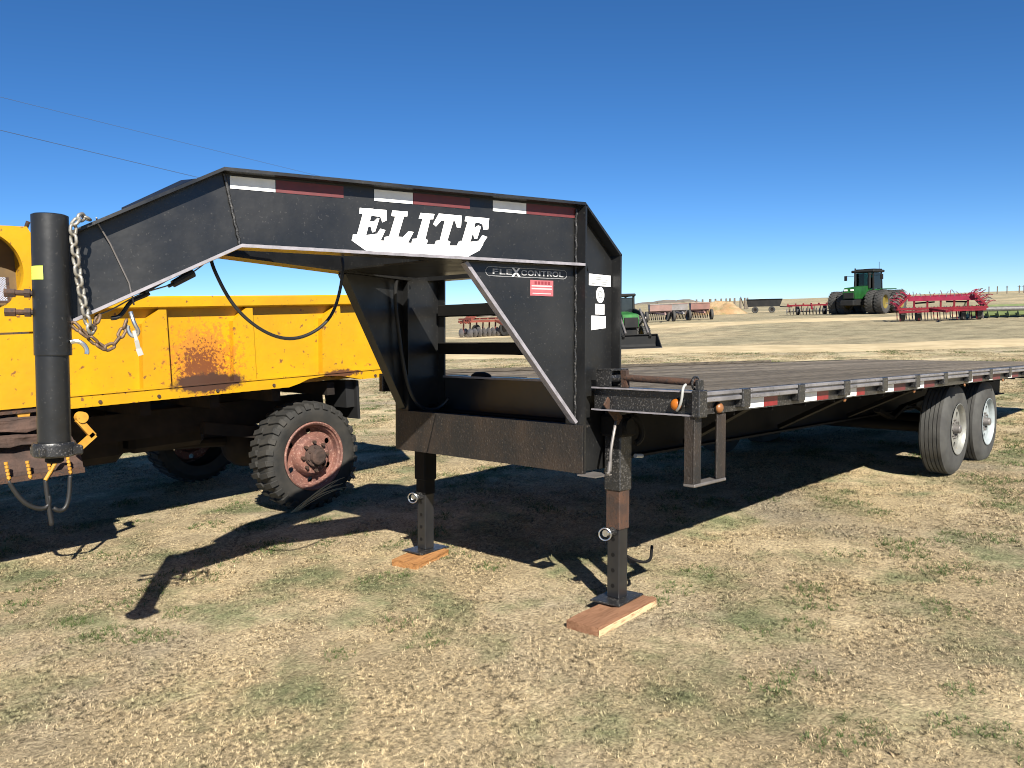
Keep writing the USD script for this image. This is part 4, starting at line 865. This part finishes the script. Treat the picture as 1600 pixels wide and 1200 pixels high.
cultivator('cultivator', 'bright red folded cultivator with rose wings, nearest implement to the big green tractor', (x, y, on(x, y)), math.degrees(math.atan2(CW[1] - y, CW[0] - x)) + 8, 4.7, 1.5, REDM, REDP, 3, 14, True, .62)
def disc_harrow(name, label, loc, yaw, width, mt, discs=14, high=1.0, wheels=True):
    r = thing(name, label, 'disc harrow', loc, (0, 0, yaw)); wd = width / 2
    for k, x in enumerate((-.8, -.2, .5)): obj('frame_tube', bar((x, -wd, .85 * high), (x, wd, .85 * high), .14, .14), mt, r, smooth=False)
    for yy in np.linspace(-wd * .95, wd * .95, 7): obj('frame_rail', bar((-.9, yy, .98 * high), (.6, yy, .98 * high), .11, .11), mt, r, smooth=False)
    for x in (-.6, .45):
        for yy in np.linspace(-wd, wd, discs): obj('disc', lathe([(0, -.03), (.18, -.02), (.31, .03), (.31, .045), (.18, .0), (0, -.01)], 16, 'y', (x, yy, .31)), STEEL, r, smooth=30)
        obj('gang_bolt', rod((x, -wd, .31), (x, wd, .31), .04), FARBLK, r)
    for yy in np.linspace(-wd * .9, wd * .9, 8): obj('hanger', bar((-.6, yy, .31), (-.5, yy, .88 * high), .06, .10), mt, r, smooth=False)
    if wheels:
        for yy in (-wd * .55, wd * .55): wheelset(r, (-.1, yy, .42), .42, .28)
    obj('drawbar', bar((.6, 0, .85 * high), (2.4, 0, .55), .14, .14), mt, r, smooth=False)
    return r
x, y = 69.0, 27.6
disc_harrow('disc_harrow', 'low red disc harrow standing just left of the big green tractor', (x, y, on(x, y)), TY + 5, 4.1, REDM, 16)
x, y = 36.6, 35.6
gp = disc_harrow('disc_harrow', 'rusty red disc harrow on dark wheels, seen through the gap in the trailer neck', (x, y, on(x, y)), math.degrees(math.atan2(CW[1] - y, CW[0] - x)) + 35, 4.0, REDO, 12, 1.25)
obj('folded_wing', [bar((-.6 + .3 * k, -2.0, .95), (-.6 + .3 * k, -1.0, 1.7), .10, .10) for k in range(4)] + [bar((-.7, -1.9 + .3 * k, 1.05 + .2 * k), (.4, -1.9 + .3 * k, 1.05 + .2 * k), .08, .08) for k in range(4)], REDO, gp, smooth=False)
for yy in (.6, 1.3): wheelset(gp, (.9, yy, .55), .55, .35)

# loader tractor half hidden behind the near upright
x, y = 24.95, 16.85
LYAW = math.degrees(math.atan2(12.1 - 16.4, 19.43 - 25.3)) + 14
lt = thing('loader_tractor', 'green tractor with a black front loader bucket lowered, half hidden behind the upright', 'tractor', (x, y, on(x, y)), (0, 0, LYAW))
for sg in (-1, 1):
    big_wheel(lt, (-.7, sg * .85, .62), .62, .40, RIMY); big_wheel(lt, (1.15, sg * .72, .42), .42, .30, RIMY)
obj('hood', prism([(.05, .8), (1.75, .8), (1.8, 1.1), (1.7, 1.30), (.05, 1.42)], (0, .32, 0), (1, 0, 0), ZU, 0, .64), GREEN2, lt, smooth=False)
obj('grille', bb(1.76, 1.83, -.28, .28, .78, 1.18, .02), FARBLK, lt)
obj('chassis', [bb(-1.2, 1.7, -.26, .26, .45, .8, .04), bb(-1.1, -.2, -.75, .75, .85, .95, .04)], FARBLK, lt)
cb = part('cab', lt)
obj('cab_roof', bb(-1.2, .25, -.66, .66, 2.02, 2.14, .04), FARBLK, cb)
for sx in (-1.1, .12):
    for sy in (-.58, .58): obj('cab_post', bar((sx, sy, .95), (sx, sy, 2.04), .08, .08), FARBLK, cb, smooth=False)
obj('cab_door', [bb(-1.05, .08, -.60, -.59, .98, 1.98)], mat('dark_cab_glass', (.02, .025, .028), rough=.1), cb, smooth=False)
obj('cab_door', [bb(-1.05, .08, .59, .60, .98, 1.98)], mat('dark_cab_pane', (.02, .025, .028), rough=.1), cb, smooth=False)
obj('cab_front_window', [bb(.10, .11, -.54, .54, 1.3, 1.98)], '/World/Looks/dark_cab_glass', cb, smooth=False)
for sg in (-1, 1):
    la = obj('loader_arm', [bar((.35, sg * .52, 1.45), (1.55, sg * .52, 1.30), .09, .16), bar((1.5, sg * .52, 1.34), (2.55, sg * .52, .42), .09, .15)], FARBLK, lt, smooth=False)
    obj('lift_ram', rod((.55, sg * .62, .75), (1.6, sg * .62, 1.15), .045), STEEL, la)
    obj('tilt_ram', rod((1.5, sg * .44, 1.50), (2.6, sg * .44, .58), .04), STEEL, la)
    obj('loader_mount', bar((.35, sg * .52, .6), (.35, sg * .52, 1.5), .12, .16), FARBLK, lt, smooth=False)
bk = prism([(2.50, .03), (3.15, .03), (3.15, .055), (2.56, .07), (2.50, .16), (2.50, .50), (2.58, .52), (2.58, .54), (2.46, .54), (2.46, .03)], (0, .80, 0), (1, 0, 0), ZU, 0, 1.6)
obj('bucket', [bk] + [prism([(2.46, .03), (3.15, .03), (2.60, .54), (2.46, .54)], (0, sg * .79 + .015, 0), (1, 0, 0), ZU, 0, .03) for sg in (-1, 1)], FARBLK, lt, smooth=False)
obj('cutting_edge', bb(3.10, 3.22, -.80, .80, .012, .03), STEEL, lt, smooth=False)

# black cart, earth heap, implements with haze painted into their colours, posts
x, y = 90.0, 42.2
yw_ = math.degrees(math.atan2(CW[1] - y, CW[0] - x))
ct_ = thing('farm_cart', 'low black farm cart beside the tan heap, far back on the rise', 'cart', (x, y, on(x, y)), (0, 0, yw_ + 90))
obj('cart_body', prism([(-1.9, .75), (1.7, .75), (2.0, 1.55), (-2.1, 1.6)], (0, .8, 0), (1, 0, 0), ZU, 0, 1.6), FARBLK, ct_, smooth=False)
obj('side_rail', [bar((-2.1, sg * .82, 1.62), (2.0, sg * .82, 1.57), .08, .10) for sg in (-1, 1)], DARK, ct_, smooth=False)
obj('front_rack', [bar((-2.4, -.8 + .4 * k, .9), (-2.75, -.8 + .4 * k, 2.0), .06, .06) for k in range(5)], FARBLK, ct_, smooth=False)
obj('drawbar', bar((1.7, 0, .7), (3.1, 0, .6), .12, .12), FARBLK, ct_, smooth=False)
for xx_ in (-1.1, .8):
    for sg in (-1, 1): wheelset(ct_, (xx_, sg * .85, .38), .38, .25)
HEAP = mat('tan_heap_earth', (0.33, 0.24, 0.135), (0.27, 0.165, 0.075), scale=.6, lo=.4, hi=.6, rough=.95, chips=(.17, .15, .06), chip_scale=1.3, chip_at=.62, chip_soft=.08, bump=.6, bscale=2, disp=.3)
x, y = 86.0, 46.0
gxx, gyy = np.meshgrid(np.linspace(-1, 1, 44), np.linspace(-1, 1, 44), indexing='ij')
rr_ = np.hypot(gxx, gyy); hh = np.clip(1 - rr_, 0, 1) ** .8 * 1.85 * (.62 + .75 * meshkit.fbm(np.stack([gxx * 2.3 + 5, gyy * 2.3, 0 * gxx], -1), 4, 3))
vx = np.stack([gxx * 3.4, gyy * 3.2, hh - .08], -1).reshape(-1, 3); ff = []
for i in range(43):
    for j in range(43):
        a = i * 44 + j; ff += [(a, a + 44, a + 45), (a, a + 45, a + 1)]
hp = obj('earth_heap', (vx, A(ff)), HEAP, None, smooth=True); tag(hp, 'tan heap of loose earth and straw left of the black farm cart', 'heap')
UsdGeom.Xformable(hp).AddTranslateOp().Set(Gf.Vec3d(x, y, on(x, y))); UsdGeom.Xformable(hp).AddRotateZOp().Set(view_yaw(x, y) * -1)
def seeder(name, label, loc, yaw, w, mt, mt2):
    r = thing(name, label, 'seed drill', loc, (0, 0, yaw))
    obj('hopper', [prism([(-.3, .85), (.3, .85), (.42, 1.32), (-.42, 1.32)], (0, w / 2, 0), (1, 0, 0), ZU, 0, w)], mt, r, smooth=False)
    obj('lid', bb(-.46, .46, -w / 2 - .04, w / 2 + .04, 1.325, 1.39, .02), mt2, r)
    obj('frame_tube', [bar((0, -w / 2, .8), (0, w / 2, .8), .14, .14), bar((-.7, -w / 2, .7), (-.7, w / 2, .7), .12, .12), bar((-.7, -w * .3, .7), (1.9, 0, .6), .12, .12), bar((-.7, w * .3, .7), (1.9, 0, .6), .12, .12)], mt, r, smooth=False)
    for yy in np.linspace(-w / 2, w / 2, 12): obj('seed_tube', tube([(0, yy, 1.0), (-.3, yy, .6), (-.7, yy, .15)], .04, 5), FARBLK if int(yy * 10) % 3 else mt2, r, smooth=False)
    for sg in (-1, 1): wheelset(r, (0, sg * (w / 2 + .2), .42), .42, .22)
    return r
for (x, y, w, a, b, lab) in ((52.0, 32.3, 1.7, PINKM, GREYM, 'haze-pale pink seed drill with a grey lid, left of the tan heap'), (54.2, 32.0, 1.3, GREYM, PINKM, 'haze-pale grey seed drill in the row left of the tan heap'), (56.2, 31.3, 1.5, PINKR, PINKM, 'rusty red seed drill nearest the tan heap')):
    seeder('seed_drill', lab, (x, y, on(x, y)), math.degrees(math.atan2(CW[1] - y, CW[0] - x)) + 12, w, a, b)
x, y = 53.7, 9.2
yh = thing('crop_header', 'low yellow-green harvester head lying flat at the right edge of the yard', 'harvester head', (x, y, on(x, y)), (0, 0, math.degrees(math.atan2(CW[1] - y, CW[0] - x)) + 6))
obj('header_tray', prism([(-.5, .25), (.6, .08), (.7, .14), (-.2, .45), (-.45, .75), (-.55, .75)], (0, 2.2, 0), (1, 0, 0), ZU, 0, 4.4), YGREEN, yh, smooth=False)
obj('auger', rod((0, -2.1, .48), (0, 2.1, .48), .16, 14), STEEL, yh)
for k in range(9): obj('snout', trimesh.convex.convex_hull(A([(.55, -2.1 + k * .52, .08), (.55, -1.85 + k * .52, .08), (.55, -1.98 + k * .52, .42), (1.5, -1.98 + k * .52, .06)])), YGREEN, yh, smooth=False)
obj('reel_arm', [bar((-.4, sg * 2.1, .75), (.5, sg * 2.1, 1.0), .06, .08) for sg in (-1, 1)], YGREEN, yh, smooth=False)

SCRUB = mat('grey_far_scrub', (0.16, 0.135, 0.115), (0.10, 0.095, 0.075), scale=.05, rough=.95)
gs_ = np.random.default_rng(31); ms = []
for k in range(260):
    th = math.radians(28 + 32 * gs_.random()); d = 560 + 420 * gs_.random()
    if meshkit.noise(A([th * 14.0, 2.0, 0.5]), 8) < .42: continue
    x, y = CW[0] + d * math.sin(th), CW[1] + d * math.cos(th); w_ = 6 + 12 * gs_.random(); h_ = 1.4 + 2.2 * gs_.random() ** 2
    b_ = trimesh.creation.icosphere(1, 1.0); b_.vertices = b_.vertices * (1 + .35 * (gs_.random((len(b_.vertices), 1)) - .5)) * A([w_, w_, h_]) + A([x, y, on(x, y) + h_ * .3]); ms.append(b_)
o = obj('distant_scrub', ms, SCRUB, None, smooth=False); tag(o, 'thin grey line of scrub along the far horizon', 'scrub', kind='stuff')
def fence_post(p, h, r, first=[None], label=None):
    if first[0] is None:
        first[0] = thing('fence_post', label, 'post', p, (0, 0, 0), 'dark posts on the far skyline')
        obj('post', rod((0, 0, -.3), (0, 0, h), r, 8, r * .8), POLEW, first[0]); obj('post_cap', rod((0, 0, h), (0, 0, h + .06), r * .9, 8, r * .3), POLEW, first[0])
        return first[0]
    return dup(first[0], p, (0, 0, 0), label)
ORD = 'first second third fourth fifth sixth seventh eighth ninth tenth eleventh twelfth'.split()
for k in range(12):
    d = 150.0; th = math.radians(view_yaw(*(CW[:2] + 100 * (FW[:2] + RT[:2] * (1092 + 7.2 * k + 2 * rng.normal() - 800) / 1298.1))))
    x, y = CW[0] + d * math.sin(th), CW[1] + d * math.cos(th)
    fence_post((x, y, on(x, y)), 1.9, .20, label=ORD[k] + ' dark post from the left in the skyline row above the tan heap')
pole0 = None
for k, pxx in enumerate((1543, 1556, 1571, 1590, 1597)):
    d = 260.0; dd = FW[:2] + RT[:2] * (pxx - 800) / 1298.1; th = math.atan2(dd[0], dd[1])
    x, y = CW[0] + d * math.sin(th), CW[1] + d * math.cos(th)
    lab = ORD[k] + ' small dark pole from the left on the far right skyline'
    if pole0 is None:
        pole0 = thing('skyline_pole', lab, 'pole', (x, y, on(x, y)), group='poles on the far right skyline')
        obj('pole', rod((0, 0, -.3), (0, 0, 2.1), .15, 8, .12), POLEW, pole0); obj('crossbar', bar((-.5, 0, 1.8), (.5, 0, 1.8), .1, .1), POLEW, pole0)
    else: dup(pole0, (x, y, on(x, y)), (0, 0, 20 * k), lab)
# overhead wires and the pole they run to, behind the near upright
pp = A([67.85, 49.50]); pz = on(*pp)
up_ = thing('utility_pole', 'grey timber power pole far behind the near upright', 'pole', (pp[0], pp[1], pz))
obj('pole', rod((0, 0, -.5), (0, 0, 8.3), .14, 10, .10), POLEW, up_); obj('crossarm', bar((-.5, .8, 7.95), (.5, -.8, 7.95), .10, .12), POLEW, up_)
WIRE = mat('grey_power_line', (.075, .11, .18), rough=.7, spec=.1)
for p1, p0, lab in (((67.96, 49.54, 8.42), (5.45, 25.54, 8.5), 'upper of two thin grey power lines crossing the sky at left'),
                    ((67.73, 49.45, 5.68), (2.83, 16.90, 5.68), 'lower of two thin grey power lines crossing the sky at left')):
    p0, p1 = A(p0), A(p1); st_ = p0 - (p1 - p0) / np.linalg.norm(p1 - p0) * 30
    t = np.linspace(0, 1, 40)[:, None]
    o = obj('power_line', tube(st_ + (p1 - st_) * t - A([0, 0, .35]) * (4 * t * (1 - t) - .9) * (t > 0) * (t < 1), .0075, 5), WIRE, None, smooth=True); tag(o, lab, 'power line')

# ------------------------------------------------------------------ dry turf: blades in clumps, spread over the ground
n = {'g': ('geometry', {}), 'p': ('principled_bsdf', dict(roughness=0.7, specular_ior_level=0.25)), 't': ('translucent_bsdf', {}), 'mc': ('mix_closure', dict(fac=0.22)),
     'mr': ('map_range', dict(from_min=0.0, from_max=1.0, to_min=0.6, to_max=1.45)), 'hv': ('hsv', dict(saturation=1.0))}
l = []
c = patch_nodes(n, l)
n['ns'] = ('noise_texture', dict(scale=42.0, detail=2.0, roughness=0.6)); n['rs'] = ('map_range', dict(from_min=0.38, from_max=0.60, to_min=0.26, to_max=1.25, clamp=True)); n['ms'] = ('math', dict(math_type='multiply'))
l += [('g.position', 'ns.vector'), ('ns.fac', 'rs.value'), ('g.random_per_island', 'mr.value'), ('mr.result', 'ms.value1'), ('rs.result', 'ms.value2'), ('ms.value', 'hv.value'), (c, 'hv.color'), ('hv.color', 'p.base_color'), ('hv.color', 't.color'), ('p.BSDF', 'mc.closure1'), ('t.BSDF', 'mc.closure2')]
BLADE = usdkit.material(stage, '/World/Looks/dry_grass_blade', n, l, surface='mc.closure')
n2 = {'g': ('geometry', {}), 'p': ('principled_bsdf', dict(roughness=0.6, specular_ior_level=0.25)), 't': ('translucent_bsdf', {}), 'mc': ('mix_closure', dict(fac=0.3)),
      'r': ('rgb_ramp', {'ramp': [(0, (.10, .14, .045)), (.5, (.20, .25, .085)), (.75, (.46, .38, .18)), (1, (.6, .48, .26))]})}
GBLADE = usdkit.material(stage, '/World/Looks/green_grass_blade', n2, [('g.random_per_island', 'r.fac'), ('r.color', 'p.base_color'), ('r.color', 't.color'), ('p.BSDF', 'mc.closure1'), ('t.BSDF', 'mc.closure2')], surface='mc.closure')
def clump(seed, R, nb, lmin, lmax, wid, lean, per=9):
    """nb blades growing from small crowns, per blades to a crown"""
    g = np.random.default_rng(seed); nc = max(1, nb // per)
    a = g.random(nc) * 2 * PI; r = R * np.sqrt(g.random(nc)); k = g.integers(0, nc, nb); size = (.6 + .7 * g.random(nc))[k]
    x, y = (r * np.cos(a))[k] + .005 * g.normal(size=nb), (r * np.sin(a))[k] + .005 * g.normal(size=nb)
    L = (lmin + (lmax - lmin) * g.random(nb) ** 1.4) * size; az = g.random(nb) * 2 * PI; le = lean[0] + (lean[1] - lean[0]) * g.random(nb)   # le: 0 upright .. 1 flat
    d = np.stack([np.cos(az), np.sin(az), 0 * az], -1); s = np.stack([-np.sin(az), np.cos(az), 0 * az], -1)
    p0 = np.stack([x, y, np.full(nb, -.004)], -1); up = A([0, 0, 1.0])
    e1 = (le * 1.2)[:, None]; e2 = np.clip(le * 1.9, 0, 1.75)[:, None]
    p1 = p0 + (L * .5)[:, None] * (d * np.sin(e1) + up * np.cos(e1)); p2 = p1 + (L * .5)[:, None] * (d * np.sin(e2) + up * np.cos(e2))
    p2[:, 2] = np.maximum(p2[:, 2], .001)
    w = (wid * (.6 + .8 * g.random(nb)))[:, None] * s
    v = np.stack([p0 - w / 2, p0 + w / 2, p1 - w * .5, p1 + w * .5, p2], 1).reshape(-1, 3)
    b = (np.arange(nb) * 5)[:, None]
    f = np.concatenate([b + [0, 1, 3], b + [0, 3, 2], b + [2, 3, 4]], 0)
    return v, f
protos = [clump(k, .17, 620, .011, .032, .0030, (.66, 1.0), 6) for k in range(5)] + [clump(20 + k, .17, 520, .012, .036, .0028, (.45, 1.0), 7) for k in range(2)] + [clump(40 + k, .12, 210, .016, .042, .0030, (.35, .95), 7) for k in range(3)]
pi = UsdGeom.PointInstancer.Define(stage, '/World/grass'); used[('/World', 'grass')] = 0
tag(pi, kind='stuff'); tag(pi, 'short dry straw-coloured grass with greener tufts over the whole yard', 'grass')
paths = []
for k, mk in enumerate(protos):
    p = f'/World/grass/clump_{k:03d}'
    usdkit.mesh(stage, p, mk, GBLADE if k >= 7 else BLADE, smooth=False); paths.append(Sdf.Path(p))
pi.CreatePrototypesRel().SetTargets(paths)
g = np.random.default_rng(11)
cyaw = math.atan2(FW[0], FW[1])
def ring(r0, r1, spacing, scale, half=41):
    n_ = int((r1 ** 2 - r0 ** 2) * math.radians(half) / spacing ** 2)
    r = np.sqrt(r0 ** 2 + (r1 ** 2 - r0 ** 2) * g.random(n_)); th = cyaw + math.radians(half) * (2 * g.random(n_) - 1)
    return np.stack([CW[0] + r * np.sin(th), CW[1] + r * np.cos(th)], -1), np.full(n_, scale)
P, S, K = [], [], []
for r0, r1, sp, sc_ in ((1.2, 5, .125, .85), (5, 9, .16, 1.0), (9, 16, .26, 1.5), (16, 28, .50, 2.2)):
    p, s = ring(r0, r1, sp, sc_); P.append(p); S.append(s); K.append(g.integers(0, 7, len(p)))
    m_ = int(len(p) * .22); p2, s2 = p[:m_] + .03, s[:m_] * 1.0
    mask = meshkit.fbm(np.stack([p2[:, 0] * 1.3, p2[:, 1] * 1.3, 0 * p2[:, 0]], -1), 3, 77) > .50
    p2, s2 = p2[mask], s2[mask]; P.append(p2); S.append(s2); K.append(g.integers(7, 10, len(p2)))
P, S, K = np.vstack(P), np.concatenate(S), np.concatenate(K)
# keep the blocks, feet and tyres clear
def clear(c, hx, hy, deg=0.0):
    a = math.radians(deg); q = P - A(c[:2]); u = q[:, 0] * math.cos(a) + q[:, 1] * math.sin(a); w = -q[:, 0] * math.sin(a) + q[:, 1] * math.cos(a)
    return ~((abs(u) < hx) & (abs(w) < hy))
bare = (meshkit.fbm(np.stack([P[:, 0] * 1.1 + 9, P[:, 1] * 1.1, 0 * P[:, 0]], -1), 4, 55) > .60) & (g.random(len(P)) < .55)
keep = ~bare & clear((.125, -.795), .24, .085, 2) & clear((.165, .675), .155, .085, 12)
P, S, K = P[keep], S[keep], K[keep]
dist = np.hypot(P[:, 0] - CW[0], P[:, 1] - CW[1])
Z = H(P[:, 0], P[:, 1]) + .022 * (meshkit.fbm(np.stack([P[:, 0] * 2.2, P[:, 1] * 2.2, 0 * P[:, 0]], -1), 3, 9) - .5) * (1 - sm(14, 30, dist))
pos = np.stack([P[:, 0], P[:, 1], Z], -1)
a = g.random(len(P)) * 2 * PI
s_ = S * (.8 + .4 * g.random(len(P)))
pi.CreatePositionsAttr(Vt.Vec3fArray.FromNumpy(pos.astype(np.float32)))
pi.CreateProtoIndicesAttr(Vt.IntArray.FromNumpy(K.astype(np.int32)))
pi.CreateScalesAttr(Vt.Vec3fArray.FromNumpy(np.stack([s_, s_, s_ ** .6], -1).astype(np.float32)))
pi.CreateOrientationsAttr(Vt.QuathArray([Gf.Quath(float(math.cos(t / 2)), 0, 0, float(math.sin(t / 2))) for t in a]))
